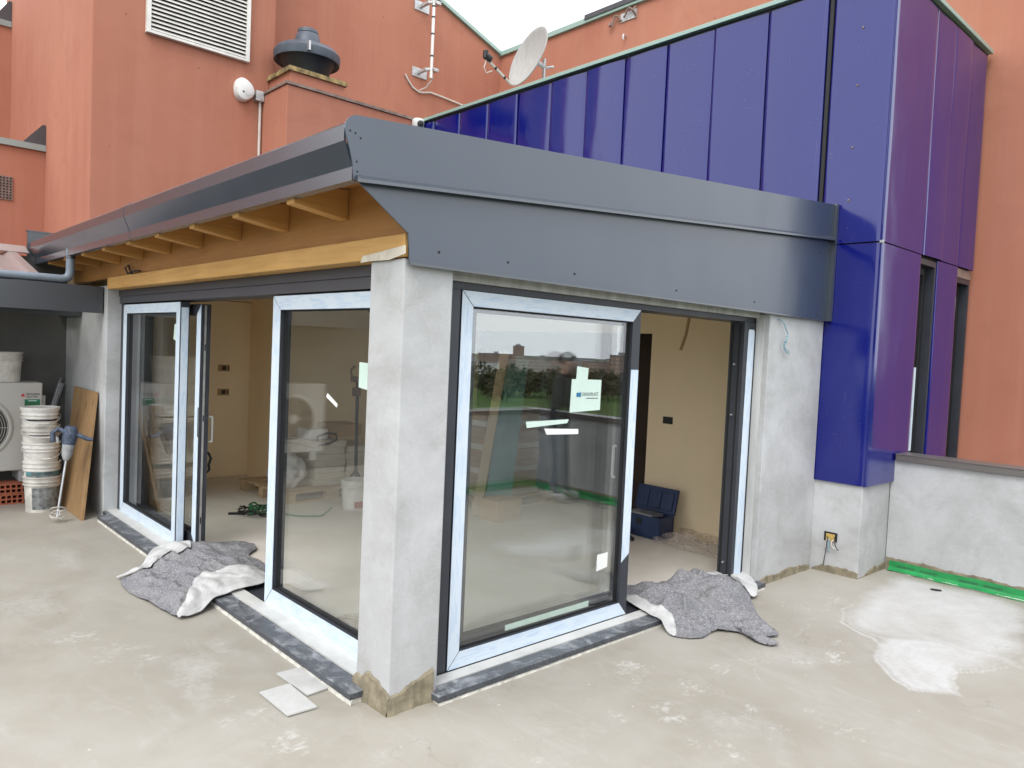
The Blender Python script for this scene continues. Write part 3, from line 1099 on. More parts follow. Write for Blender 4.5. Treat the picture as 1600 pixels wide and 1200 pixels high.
# right door
DR = part('sliding_door', MB().box(.283, 3.281, .125, .30, .0, .042).box(.283, .418, .112, .30, .0425, 1.998).box(3.11, 3.279, .106, .225, .0425, 1.998).box(.283, 3.279, .112, .30, 2.000, 2.034), 'frame_dark', EXT, label='right glass door, its right half open, with a sticker on the pane')
part('header_strip', box(.288, 3.282, .080, .29, 2.036, 2.122), 'pale_strip', DR)
part('reveal_strip', box(3.268, 3.2815, .04, .103, .055, 2.06), 'pale_strip', DR)
part('jamb_film', MB().prism([(3.150, .06), (3.245, .06), (3.252, 1.93), (3.24, 1.945), (3.175, 1.945), (3.166, 1.93)], 1, .1035, .1055), 'film_upright', DR)
sash(DR, PR, .425, 1.872, .056, 1.998, .110, .180, .078, .088, .080, 'lrbt', 'film_x', clip={'r': (.40, 1.62)})
sash(DR, PR, .52, 2.0, .052, 1.985, .212, .286, .090, .10, .08, '', 'film_x')
part('jamb_groove', MB().box(3.1075, 3.1095, .135, .147, .06, 1.98).box(3.1075, 3.1095, .195, .212, .06, 1.98), 'frame_gasket', DR)
for z in (.18, 1.30, 1.68):
    part('roller_pin', MB().lathe((3.109, .172, z), [(.009, 0), (.009, .012), (.005, .02), (0, .02)], 12, (-1, 0, 0)), 'steel', DR, smooth='auto')
part('lever_handle', MB().tube([(1.945, .287, .90), (1.945, .335, .90), (1.945, .338, .907), (1.945, .338, 1.10), (1.945, .335, 1.107), (1.945, .287, 1.107)], .0095, 8), 'white_paint', DR, smooth='auto')
stk = part('sticker', MB().prism([(1.285, 1.556), (1.322, 1.556), (1.326, 1.632), (1.426, 1.622), (1.422, 1.555), (1.548, 1.553), (1.546, 1.371), (1.279, 1.362)], 1, .1335, .1345), 'sticker_green', DR, label='pale green square sticker with blue logo and company lettering')
part('logo_mark', MB().box(1.330, 1.364, .1320, .1332, 1.452, 1.477).box(1.3665, 1.370, .1320, .1332, 1.448, 1.482), 'logo_blue', stk)
part('lettering', text_mb('OKNOPLAST', (1.379, .1325, 1.457), (1, 0, 0), (0, 0, 1), .021, .145, bold=.002), 'dark_print', stk)
sub = MB()
for k in range(14):
    sub.box(1.42 + k * .0074, 1.4245 + k * .0074, .1322, .1330, 1.440, 1.4455)
part('small_print', sub, 'dark_print', stk)
part('tape_strip', MB().prism([(.93, 1.318), (1.275, 1.322), (1.262, 1.300), (.938, 1.283)], 1, .1335, .1345), 'sticker_green', DR)
part('tape_strip', MB().prism([(1.075, 1.275), (1.36, 1.262), (1.362, 1.232), (1.095, 1.240)], 1, .1330, .1340), 'sticker_white', DR)
part('sticker', MB().prism([(1.59, .475), (1.69, .478), (1.69, .385), (1.588, .372)], 1, .1335, .1345), 'sticker_white', DR)
part('spacer_strip', MB().prism([(.86, .158), (1.55, .158), (1.55, .192), (.86, .188)], 1, .150, .1545), 'sticker_green', DR)

# wires on the extension
single('hanging_wires', MB().tube([(3.39, .001, 2.035), (3.40, -.02, 2.03), (3.435, -.03, 2.01), (3.46, -.03, 1.98), (3.505, -.03, 1.93), (3.50, -.035, 1.905), (3.465, -.04, 1.885), (3.455, -.04, 1.868), (3.475, -.035, 1.862), (3.50, -.03, 1.895), (3.492, -.03, 1.915)], .0045, 6).tube([(3.458, -.036, 1.875), (3.452, -.03, 1.84), (3.468, -.03, 1.81), (3.50, -.03, 1.79), (3.54, -.03, 1.778)], .005, 6).tube([(3.462, -.036, 1.87), (3.462, -.03, 1.838), (3.485, -.03, 1.812), (3.555, -.03, 1.79)], .003, 6),
       'cable_blue', 'thin pale blue wires hanging from the rendered pier beside the right door', 'wire', smooth='auto')
single('beam_wire', MB().tube([(-.0, 4.02, 2.207), (-.015, 4.06, 2.25), (.0, 4.13, 2.29), (-.02, 4.17, 2.27), (.0, 4.16, 2.22), (-.02, 4.10, 2.215), (.0, 3.92, 2.235), (-.01, 3.8, 2.225)], .007, 6), 'black_plastic', 'tangle of black wire lying on the timber beam', 'wire', smooth='auto')

# sockets and hanging conduits inside
for y, z in ((1.44, 1.105), (1.38, .275)):
    part('socket_box', MB().box(4.083, 4.0895, y - .055, y + .055, z - .034, z + .034), 'black_plastic', EXT)
for x, z in ((1.63, 1.35), (1.38, 1.35), (1.63, 1.06), (1.38, 1.06)):
    bx = part('socket_box', MB().box(x - .07, x + .07, 6.124, 6.1295, z - .04, z + .04), 'cardboard', EXT)
    part('knockout', MB().box(x - .025, x + .025, 6.1215, 6.1238, z - .025, z + .025).box(x + .04, x + .055, 6.1215, 6.1238, z - .02, z + .02), 'dark_brown', bx)
single('hanging_conduit', MB().tube([(3.65, .95, 2.42), (3.66, .96, 2.25), (3.68, .98, 2.08), (3.67, 1.0, 1.92), (3.63, 1.02, 1.78)], .014, 8), 'cardboard', 'tan conduit hanging from the ceiling inside the right door', 'conduit', smooth='auto')
single('hanging_conduit', MB().tube([(1.2, 2.4, 2.42), (1.21, 2.38, 2.2), (1.25, 2.33, 2.0), (1.30, 2.30, 1.9)], .010, 8), 'black_plastic', 'thin dark conduit hanging behind the pane beside the corner pillar', 'conduit', smooth='auto')

# ---- downpipe from the gutter
pip = MB().tube([(-.275, 4.90, 2.45), (-.275, 4.90, 2.27), (-.278, 4.90, 2.225), (-.29, 4.90, 2.195), (-.315, 4.90, 2.178), (-.35, 4.90, 2.172), (-3.0, 4.90, 2.168)], .036, 14)
dp = part('downpipe', pip, 'fan_grey', EXT, smooth='auto', label='round grey downpipe bending along the canopy edge')
part('pipe_collar', MB().tube([(-.275, 4.90, 2.36), (-.275, 4.90, 2.39)], .039, 14), 'anthracite_gutter', dp, smooth='auto')

# ================================================================== CANOPY OVER THE SERVICE BAY
CN = thing('bay_canopy', 'low canopy with dark metal fascia and brown corrugated roof over the service bay', 'canopy', (-1.5, 4.9, 1.87))
part('fascia', MB().box(-3.0, -.012, 4.86, 4.945, 1.885, 2.128), 'dark_fascia', CN, bevel=.002)
part('inner_beam', MB().box(-3.0, -.004, 5.66, 5.75, 1.86, 2.10).box(-.075, -.004, 5.76, 6.30, 1.85, 2.1), 'dark_fascia', CN)
cor = MB()
prof = []
x = -3.0
while x < -.42:
    prof += [(x, 0), (x + .07, 0), (x + .11, .045), (x + .18, .045), (x + .22, 0)]
    x += .26
pts = [p for p in prof if p[0] < -.38]
for ya, yb, za, zb in [(4.96, 6.36, 2.135, 2.47)]:
    b = len(cor.v)
    for th in (0, .004):
        for yy, zz in ((ya, za), (yb, zb)):
            cor.v += [(px, yy, zz + pz + th) for px, pz in pts]
    n = len(pts)
    for lay in (0, 1):
        for i in range(n - 1):
            q = b + lay * 2 * n + i
            cor._f([q, q + 1, q + n + 1, q + n])
    for i in range(n - 1):
        for k in (0, n):
            q = b + k + i
            cor._f([q, q + 1, q + 1 + 2 * n, q + 2 * n])
part('corrugated_sheet', cor, 'brown_sheet', CN)
part('ridge_cap', MB().prism([(6.20, 2.475), (6.40, 2.56), (6.40, 2.57), (6.195, 2.485)], 0, -3.0, -.372), 'brown_sheet', CN)
part('bay_wall', box(-6.95, .235, 6.3205, 6.42, -.02, 2.46), 'bay_render_shaded', CN)

# ================================================================== BLUE CLAD BLOCK
BX, BY = 4.166, -.42
BL = thing('blue_clad_block', 'tall block clad in glossy blue metal panels with two slit windows', 'building', (BX, BY, 0))
part('backing_wall', MB().box(4.20, 4.25, -.10, 1.66, .76, 4.78).box(4.20, 4.25, 4.42, 5.83, .76, 4.78).box(4.20, 4.25, 1.661, 4.419, 1.96, 4.78).box(4.192, 4.25, -.385, -.10, .76, 4.78).box(4.251, 6.40, -.385, -.35, 2.68, 4.78).box(4.251, 5.02, -.385, -.35, .1, 2.679).box(5.45, 5.965, -.385, -.35, .1, 2.679), 'frame_gasket', BL)
part('block_roof', box(4.20, 6.49, -.38, 6.92, 4.77, 4.799), 'grey_coping', BL)
bw = part('base_wall', MB().prism([(4.186, -.388), (6.49, -.388), (6.49, -.30), (4.25, -.30), (4.25, .02), (4.186, .02)], 2, -.05, .751), 'cement_render', BL, bevel=.006)
part('mortar_skirt', ragged((4.186, -.005, 0), (4.186, -.395, 0), (-1, 0, 0), lambda t: .012 + .075 * min(1, t * 4) * (1 - .25 * t), .010, 44, z0=-.015, jag=.45), 'mortar', bw)
part('mortar_skirt', ragged((4.180, -.388, 0), (4.74, -.388, 0), (0, -1, 0), lambda t: .02 + .06 * t, .008, 49, z0=-.015, jag=.9), 'mortar', bw)


def panel(face, a0, a1, z0, z1, seed, bow=.013):
    """one bowed sheet panel; face 'x' looks to -x, face 'y' looks to -y"""
    rs = random.Random(seed)
    t1, t2, bw_ = rs.uniform(-.007, .007), rs.uniform(-.005, .005), bow * rs.uniform(.4, 1.6)
    mb = MB()
    nu, nv = 8, 10

    def fn(u, v):
        e = min(u, 1 - u) * (a1 - a0)
        rim = -(.008 if face == 'x' else .003) * max(0, 1 - e / .012)
        d = bw_ * (1 - (2 * u - 1) ** 2) * (.6 + .4 * math.sin(v * 3.1 + seed)) + t1 * (u - .5) * 2 + t2 * (v - .5) * 2 + .0012 * math.sin(v * 7 + seed * 1.7) + rim
        a = a0 + (a1 - a0) * u
        z = z0 + (z1 - z0) * v
        return (BX - d, a, z) if face == 'x' else (a, BY - d, z)
    us = [0, .02, .06, .15, .3, .5, .7, .85, .94, .98, 1]
    b = len(mb.v)
    for u in us:
        for j in range(nv + 1):
            mb.v.append(fn(u, j / nv))
    for i in range(len(us) - 1):
        for j in range(nv):
            q = b + i * (nv + 1) + j
            mb._f([q, q + nv + 1, q + nv + 2, q + 1])
    # returns
    for u in (0, 1):
        c = len(mb.v)
        for j in range(nv + 1):
            p = fn(u, j / nv)
            mb.v.append(p)
            mb.v.append((p[0] + .03, p[1], p[2]) if face == 'x' else (p[0], p[1] + .03, p[2]))
        for j in range(nv):
            q = c + 2 * j
            mb._f([q, q + 1, q + 3, q + 2])
    return mb


ys = [.118, .665, 1.205, 1.735, 2.265, 2.795, 3.325, 3.885, 4.43, 4.99, 5.55, 5.84]
for i in range(len(ys) - 1):
    g0 = .010 + .008 * ((i * 7) % 3 == 0)
    part('cladding_panel', panel('x', ys[i] + g0 / 2, ys[i + 1] - g0 / 2, 2.70, 4.768, i + 1), 'blue_enamel', BL, smooth='auto')
part('cladding_panel', panel('x', -.405, .075, 2.694, 4.768, 31, .004), 'blue_enamel', BL, smooth='auto')
part('cladding_panel', panel('x', -.405, .022, .752, 2.684, 33, .002), 'blue_enamel', BL, smooth='auto')
part('corner_trim', box(BX + .001, BX + .02, BY + .004, -.412, .752, 4.768), 'blue_enamel', BL)
part('seam_trim', MB().box(4.172, 4.19, .082, .112, 2.9, 4.768), 'frame_gasket', BL)
for i, (a, b) in enumerate([(4.172, 5.055), (5.062, 5.498), (5.505, 5.955), (5.962, 6.39)]):
    part('cladding_panel', panel('y', a, b, 2.694, 4.768, 51 + i, .002), 'blue_enamel', BL, smooth='auto')
for i, (a, b) in enumerate([(4.172, 5.018), (5.455, 5.96)]):
    part('cladding_panel', panel('y', a, b, .752, 2.684, 61 + i, .002), 'blue_enamel', BL, smooth='auto')
part('coping', MB().box(4.13, 4.21, -.45, 5.845, 4.80, 4.840).box(4.211, 6.45, -.45, -.36, 4.80, 4.8395), 'green_coping', BL, bevel=.004)
part('painted_shadow_strip', MB().box(4.180, 4.21, -.40, 5.84, 4.7685, 4.7995).box(4.211, 6.45, -.405, -.36, 4.7685, 4.7995), 'frame_gasket', BL)  # black strip painted in for the shadow under the coping
for y, z in [(-.17, 4.40), (-.155, 3.95), (-.145, 3.46), (-.14, 3.04), (2.93, 4.55)]:
    part('rivet', MB().lathe((4.160, y, z), [(.009, 0), (.008, .003), (.003, .005), (0, .005)], 10, (-1, 0, 0)), 'rusty_steel', BL, smooth='auto')
part('corner_clip', box(4.158, 4.178, -.432, -.405, 2.680, 2.70), 'steel', BL)
for x0, x1, zt in [(5.026, 5.448, 2.67), (5.968, 6.392, 2.60)]:
    wd = part('slit_window', MB().box(x0, x0 + .03, -.40, -.10, .3, zt).box(x1 - .035, x1, -.40, -.10, .3, zt).box(x0 + .03, x1 - .035, -.40, -.10, zt - .05, zt).box(x0 + .03, x1 - .035, -.345, -.25, .3, .36), 'frame_dark', BL)
    part('sash_frame', MB().box(x0 + .031, x0 + .10, -.33, -.26, .361, zt - .051).box(x1 - .105, x1 - .036, -.33, -.26, .361, zt - .051).box(x0 + .101, x1 - .106, -.33, -.26, zt - .12, zt - .051), 'frame_gasket', wd)
    part('glass_pane', box(x0 + .101, x1 - .106, -.30, -.285, .361, zt - .121), 'double_glazing', wd)
    part('protective_film', box(x0 + .225, x0 + (.262 if x0 < 5.5 else .245), -.3435, -.3305, .97, 1.72 if x0 < 5.5 else 2.42), 'film_upright', wd)
part('window_header', MB().box(5.968, 6.392, -.405, -.30, 2.601, 2.682), 'rusty_steel', BL)

# socket hole in the base with its loose wires
bxs = part('junction_box', MB().box(4.180, 4.1862, -.212, -.105, .262, .335), 'frame_gasket', BL)
part('insulation', box(4.1765, 4.1797, -.195, -.122, .262, .322), 'insulation_yellow', bxs)
part('loose_wire', MB().tube([(4.18, -.135, .30), (4.16, -.14, .27), (4.165, -.135, .20), (4.17, -.125, .13), (4.172, -.115, .05)], .0035, 6).tube([(4.18, -.19, .30), (4.155, -.205, .29), (4.15, -.212, .25), (4.155, -.225, .215), (4.16, -.24, .205)], .0035, 6), 'dark_print', bxs, smooth='auto')
part('loose_wire', MB().tube([(4.18, -.185, .28), (4.15, -.18, .26), (4.15, -.19, .225), (4.155, -.22, .21)], .004, 6).tube([(4.18, -.13, .28), (4.165, -.128, .24), (4.17, -.125, .2)], .003, 6), 'cable_white', bxs, smooth='auto')
part('loose_wire', MB().tube([(4.18, -.15, .28), (4.16, -.155, .25), (4.165, -.15, .21), (4.17, -.16, .18)], .0055, 6), 'cable_blue', bxs, smooth='auto')

# ================================================================== PARAPETS
P1 = thing('parapet_wall', 'low grey rendered parapet with dark coping beside the blue block', 'wall', (4.8, -2.0, 0))
part('wall', box(4.735, 4.885, -3.74, -.392, -.05, .93), 'cement_render', P1, bevel=.006)
part('coping', MB().box(4.705, 4.92, -3.76, -.432, .931, .982).box(4.70, 4.925, -3.765, -.430, .983, .992), ['coping_sheet'], P1, bevel=.002)
part('mortar_band', ragged((4.735, -.40, 0), (4.735, -3.6, 0), (-1, 0, 0), .105, .004, 71, jag=.25), 'mortar', P1)
tp = part('sealing_tape', MB().grid(lambda u, v: (4.726 - .004 * math.sin(u * 60) ** 2 - (.045 * (v / .3 - 1) ** 2 * (1 if v < .3 else 0)), -.43 - u * 3.17, .008 + .075 * v + .003 * math.sin(u * 37)), 90, 8), 'tape_green', P1, smooth=True, label='bright green sealing tape along the foot of the parapet')
part('mortar_band', ragged((4.70, -.47, 0), (4.70, -3.6, 0), (-1, 0, 0), .012, .010, 75, jag=.9), 'white_mortar', P1)
for k in range(6):
    y = -.50 - k * .46
    for dx, wd in ((0, .13), (.18, .12)):
        part('lettering', text_mb('IIIIIIIIII', (4.7165, y - dx, .042), (0, -1, 0), (0, 0, 1), .015, wd), 'dark_print', tp)
P2 = thing('parapet_wall', 'low grey rendered parapet along the open front edge, seen mirrored in the right door', 'wall', (0, -3.68, 0))
part('wall', box(-7, 4.734, -3.75, -3.615, -.05, .93), 'cement_render', P2)
part('coping', MB().box(-7, 4.70, -3.77, -3.595, .931, .985), 'coping_sheet', P2)
part('sealing_tape', box(-2, 4.72, -3.6145, -3.61, .01, .09), 'tape_green', P2)

# ================================================================== ORANGE BUILDING
OB = thing('orange_building', 'large orange rendered building rising behind the terrace', 'building', (2.5, 8, 0))
part('main_wall', box(.24, 2.335, 6.54, 11.9, -.1, 9.6), 'orange_render', OB, bevel=.01)
part('ledge_wall', box(2.183, 4.16, 5.84, 6.93, 2.0, 4.80), 'orange_render', OB, bevel=.01)
part('ledge_cap', box(2.165, 4.17, 5.82, 6.93, 4.801, 4.835), 'rusty_steel', OB)
part('gable_wall', MB().prism([(2.336, -.1), (6.50, -.1), (6.50, 6.665), (5.2, 7.105), (2.336, 8.08)], 1, 6.931, 7.25), 'orange_render', OB)
part('gable_coping', MB().prism([(6.52, 6.66), (6.52, 6.72), (2.30, 8.15), (2.30, 8.09)], 1, 6.88, 7.30), 'green_coping', OB)
part('right_wall', box(6.50, 6.85, -1.36, 7.25, -17, 6.66), 'orange_render', OB)
part('right_coping', MB().box(6.46, 6.90, 5.0, 7.30, 6.661, 6.735).box(6.455, 6.905, -1.40, 4.999, 6.661, 6.70), 'green_coping', OB)
part('upper_flashing', box(6.44, 6.91, -1.44, 4.999, 6.701, 6.77), 'dark_fascia', OB)
lv = part('left_wall', MB().box(-6.5, .239, 8.8, 9.2, -.1, 4.055), 'orange_render', OB)
part('coping', box(-6.5, .238, 8.76, 9.22, 4.056, 4.135), 'grey_coping', lv)
part('cheek_flashing', MB().prism([(-.02, 4.136), (.2385, 4.136), (.2385, 4.40), (.20, 4.40)], 1, 8.78, 9.0), 'dark_fascia', lv)
part('rear_wall', box(-6.5, .2385, 11.41, 11.8, -.1, 6.40), 'orange_render', OB)
part('rear_cheek', MB().prism([(.0, 6.491), (.2385, 6.491), (.2385, 6.80), (.20, 6.80)], 1, 11.39, 11.6), 'dark_fascia', OB)
part('rear_coping', box(-6.5, .236, 11.38, 11.82, 6.401, 6.49), 'grey_coping', OB)
part('lower_storeys', MB().box(-7.15, 4.9, -3.75, 6.3, GZ, -.06).box(-6.5, 6.49, 6.31, 11.8, GZ, -.11), 'orange_render', OB)
# small pierced vent on the left wall
pv = part('pierced_vent', box(-.42, -.12, 8.785, 8.7995, 3.36, 3.66), 'rusty_steel', OB)
hm = MB()
for i in range(8):
    for j in range(8):
        hm.box(-.405 + i * .036, -.405 + i * .036 + .02, 8.782, 8.7845, 3.375 + j * .036, 3.375 + j * .036 + .02)
part('holes', hm, 'louvre_void', pv)
# louvred grille
lx0, lx1, lz0 = .781, 1.983, 5.155
LG = part('louvre_grille', MB().box(lx0 + .04, lx1 - .04, 6.525, 6.5385, lz0 + .04, 6.9), 'louvre_void', OB, label='white louvred ventilation grille')
part('louvre_frame', MB().box(lx0, lx0 + .045, 6.48, 6.538, lz0, 6.94).box(lx1 - .045, lx1, 6.48, 6.538, lz0, 6.94).box(lx0 + .046, lx1 - .046, 6.48, 6.538, lz0, lz0 + .03).box(lx0 + .046, lx1 - .046, 6.48, 6.538, 6.91, 6.94), 'louvre_white', LG)
sl0 = None
k = 0
z = lz0 + .045
while z < 6.88:
    if sl0 is None:
        sl0 = part('slat', MB().prism([(6.485, z - .004), (6.489, z - .008), (6.524, z + .030), (6.520, z + .034)], 0, lx0 + .047, lx1 - .047), 'louvre_white', LG)
    else:
        o = sl0.copy()
        COL.objects.link(o)
        o.parent = LG
        o.location = (0, 0, z - lz0 - .045)
    z += .047

# ---- things on the orange building
F = thing('roof_fan', 'grey mushroom roof extractor fan on the orange ledge', 'fan', (2.6, 6.3, 4.84))
part('curb', box(2.27, 3.00, 5.93, 6.53, 4.8365, 5.0), 'orange_render', F)
part('curb_plate', box(2.235, 3.03, 5.90, 6.535, 5.001, 5.055), 'curb_paint', F)
part('fan_drum', MB().lathe((2.62, 6.22, 5.056), [(.26, 0), (.30, .14), (.385, .25)], 28), 'black_plastic', F, smooth='auto')
part('fan_hood', MB().lathe((2.62, 6.22, 5.255), [(.36, .03), (.405, .0), (.41, .015), (.415, .10), (.37, .155), (.20, .225), (.17, .24), (.138, .355), (.132, .36)], 40), 'cowl_grey', F, smooth='auto')
part('fan_cap', MB().lathe((2.62, 6.22, 5.615), [(.115, 0), (.115, .008), (.130, .009), (.124, .05), (.09, .068), (0, .072)], 28), 'cowl_grey', F, smooth='auto')
part('latch', box(2.43, 2.455, 5.80, 5.85, 5.27, 5.38), 'steel', F)

SR = thing('alarm_siren', 'white rounded siren box on the orange wall with a small junction box', 'siren', (1.95, 6.5, 4.78))
cs = MB()
for th, sc_ in ((0, 1), (.05, 1), (.085, .86), (.10, .5)):
    for j in range(28):
        a = 2 * math.pi * j / 28
        r = .125 * sc_ * (1 + .13 * math.cos(a - 2.2) + .05 * math.cos(3 * a))
        cs.v.append((1.94 + r * math.cos(a), 6.54 - th, 4.79 + r * 1.12 * math.sin(a)))
for i in range(3):
    for j in range(28):
        cs._f([i * 28 + j, i * 28 + (j + 1) % 28, (i + 1) * 28 + (j + 1) % 28, (i + 1) * 28 + j])
cs._f(list(range(84, 112)))
part('case', cs, 'white_paint', SR, smooth='auto')
part('emblem', MB().lathe((1.95, 6.438, 4.755), [(.018, 0), (.022, .002), (.022, .003), (.016, .003)], 16, (0, -1, 0)).box(1.89, 1.915, 6.440, 6.443, 4.755, 4.775).box(1.99, 2.015, 6.440, 6.443, 4.75, 4.765), 'galvanised', SR)
part('junction_box', box(2.075, 2.18, 6.46, 6.539, 4.71, 4.835), 'galvanised', SR, bevel=.006)
part('conduit', MB().tube([(2.148, 6.515, 4.71), (2.150, 6.515, 4.3), (2.153, 6.515, 3.4), (2.155, 6.515, 2.75)], .018, 8), 'cable_white', SR, smooth='auto')

AN = thing('antenna_mast', 'white antenna pole on two wall brackets', 'antenna', (4.95, 6.7, 5.9))
part('mast', MB().tube([(4.88, 6.66, 5.80), (4.88, 6.66, 7.6)], .024, 10), 'white_paint', AN, smooth='auto')
for z in (5.93, 6.93):
    part('bracket', MB().box(4.71, 4.98, 6.915, 6.9305, z - .07, z + .07).box(4.80, 4.85, 6.70, 6.914, z - .02, z + .02).tube([(4.83, 6.72, z), (4.88, 6.66, z)], .026, 8), 'galvanised', AN)
    part('clamp', MB().box(4.88, 4.98, 6.61, 6.71, z - .022, z + .022).tube([(4.90, 6.60, z), (4.90, 6.74, z)], .008, 6).tube([(4.965, 6.60, z), (4.965, 6.74, z)], .008, 6), 'steel', AN)
for z in (6.12, 6.45, 6.70, 6.86):
    part('cable_tie', MB().tube([(4.88, 6.66, z), (4.88, 6.66, z + .02)], .028, 10), 'black_plastic', AN, smooth='auto')
single('antenna_cable', MB().tube([(4.58, 6.915, 5.84), (4.63, 6.912, 5.77), (4.72, 6.912, 5.68), (4.85, 6.91, 5.635), (4.95, 6.91, 5.655), (5.05, 6.91, 5.685), (5.25, 6.91, 5.68), (5.5, 6.91, 5.665), (5.75, 6.91, 5.65), (5.95, 6.91, 5.5)], .014, 7).tube([(4.93, 6.67, 5.82), (4.90, 6.80, 5.70), (4.84, 6.905, 5.66)], .010, 6), 'cable_white', 'white cable sagging along the orange wall below the antenna pole', 'cable', smooth='auto')

# satellite dish
dn = (RIGHT * (-.80) + (-DOWN) * .30 - FWD * .52).normalized()
dc = Vector((4.97, 4.52, 5.57))
DS = thing('satellite_dish', 'weathered grey satellite dish behind the blue panels', 'satellite dish', tuple(dc + Vector((0, 0, -.75))))
prof = [(0, 0)] + [(.40 * i / 10, .085 * (i / 10) ** 2) for i in range(1, 11)] + [(.41, .083), (.41, .070), (.40, .072)] + [(.40 * i / 10, .085 * (i / 10) ** 2 - .012) for i in range(9, 0, -1)] + [(0, -.012)]
part('reflector', MB().lathe(tuple(dc), prof, 48, tuple(dn), caps=False), 'dish_grey', DS, smooth='auto')
upd = (Vector((0, 0, 1)) - dn * dn.z).normalized()
foot = Vector((4.74, 4.66, 5.21))
lnb = Vector((4.31, 4.67, 5.42))
part('feed_arm', MB().tube([foot, foot.lerp(lnb, .5), lnb], .016, 8), 'cable_white', DS, smooth='auto')
part('feed_head', MB().tube([lnb - dn * .06 + upd * .02, lnb + dn * .03 + upd * .03], .045, 12).tube([lnb + dn * .02, lnb + dn * .02 + Vector((0, 0, .09))], .035, 8), 'black_plastic', DS, smooth='auto')
part('feed_cable', MB().tube([lnb - upd * .02, lnb - upd * .12 + dn * .0, lnb - upd * .17 - dn * .05, lnb - upd * .10 - dn * .12], .007, 6), 'cable_white', DS, smooth='auto')
for t in (.25, .62):
    q = foot.lerp(lnb, t)
    part('cable_tie', MB().tube([q, q + (lnb - foot).normalized() * .03], .019, 8), 'black_plastic', DS, smooth='auto')
bk = dc - dn * .20
part('mount_post', MB().tube([(bk.x, bk.y, 4.80), (bk.x, bk.y, 5.62)], .024, 10).tube([dc - dn * .01, bk], .03, 8).tube([(bk.x, bk.y, 5.50), (bk.x + .09, bk.y - .09, 5.52)], .016, 8), 'galvanised', DS, smooth='auto')

SC = thing('security_camera', 'white dome security camera at the end of the blue wall', 'camera', (4.05, 5.75, 4.74))
part('housing', MB().lathe((4.06, 5.775, 4.70), [(.07, 0), (.085, .03), (.085, .09), (.06, .115), (0, .12)], 24), 'white_paint', SC, smooth='auto')
part('lens', MB().lathe((4.045, 5.70, 4.735), [(.0, .0), (.045, .0), (.04, .022), (.0, .03)], 18, (-.35, -.9, -.1)), 'black_plastic', SC, smooth='auto')
part('arm', box(4.04, 4.10, 5.80, 5.838, 4.66, 4.76), 'white_paint', SC)

# wall hooks on the right orange wall
HK = thing('hook_bracket', 'rusty scrolled steel bracket on the orange wall above the dish', 'bracket', (6.48, 4.25, 6.5))
part('plate', MB().box(6.485, 6.499, 4.04, 4.33, 6.48, 6.60), 'galvanised', HK)
part('scroll', MB().tube([(6.46, 4.50, 6.52), (6.44, 4.49, 6.46), (6.44, 4.45, 6.455), (6.45, 4.43, 6.53), (6.45, 4.40, 6.59), (6.46, 4.36, 6.57), (6.48, 4.31, 6.50)], .016, 7).tube([(6.45, 4.24, 6.52), (6.44, 4.21, 6.53), (6.45, 4.19, 6.60), (6.45, 4.15, 6.63), (6.46, 4.11, 6.60), (6.48, 4.06, 6.52)], .016, 7), 'rusty_steel', HK, smooth='auto')
part('hook_end', MB().tube([(6.47, 4.04, 6.48), (6.40, 4.04, 6.55), (6.46, 4.04, 6.62)], .012, 6), 'rusty_steel', HK, smooth='auto')
single('wall_hook', MB().tube([(6.499, 4.22, 6.26), (6.44, 4.22, 6.27), (6.43, 4.22, 6.24), (6.44, 4.22, 6.20)], .012, 7), 'galvanised', 'small bright hook on the orange wall just above the blue coping', 'hook', smooth='auto')

# ================================================================== THINGS IN THE SERVICE BAY


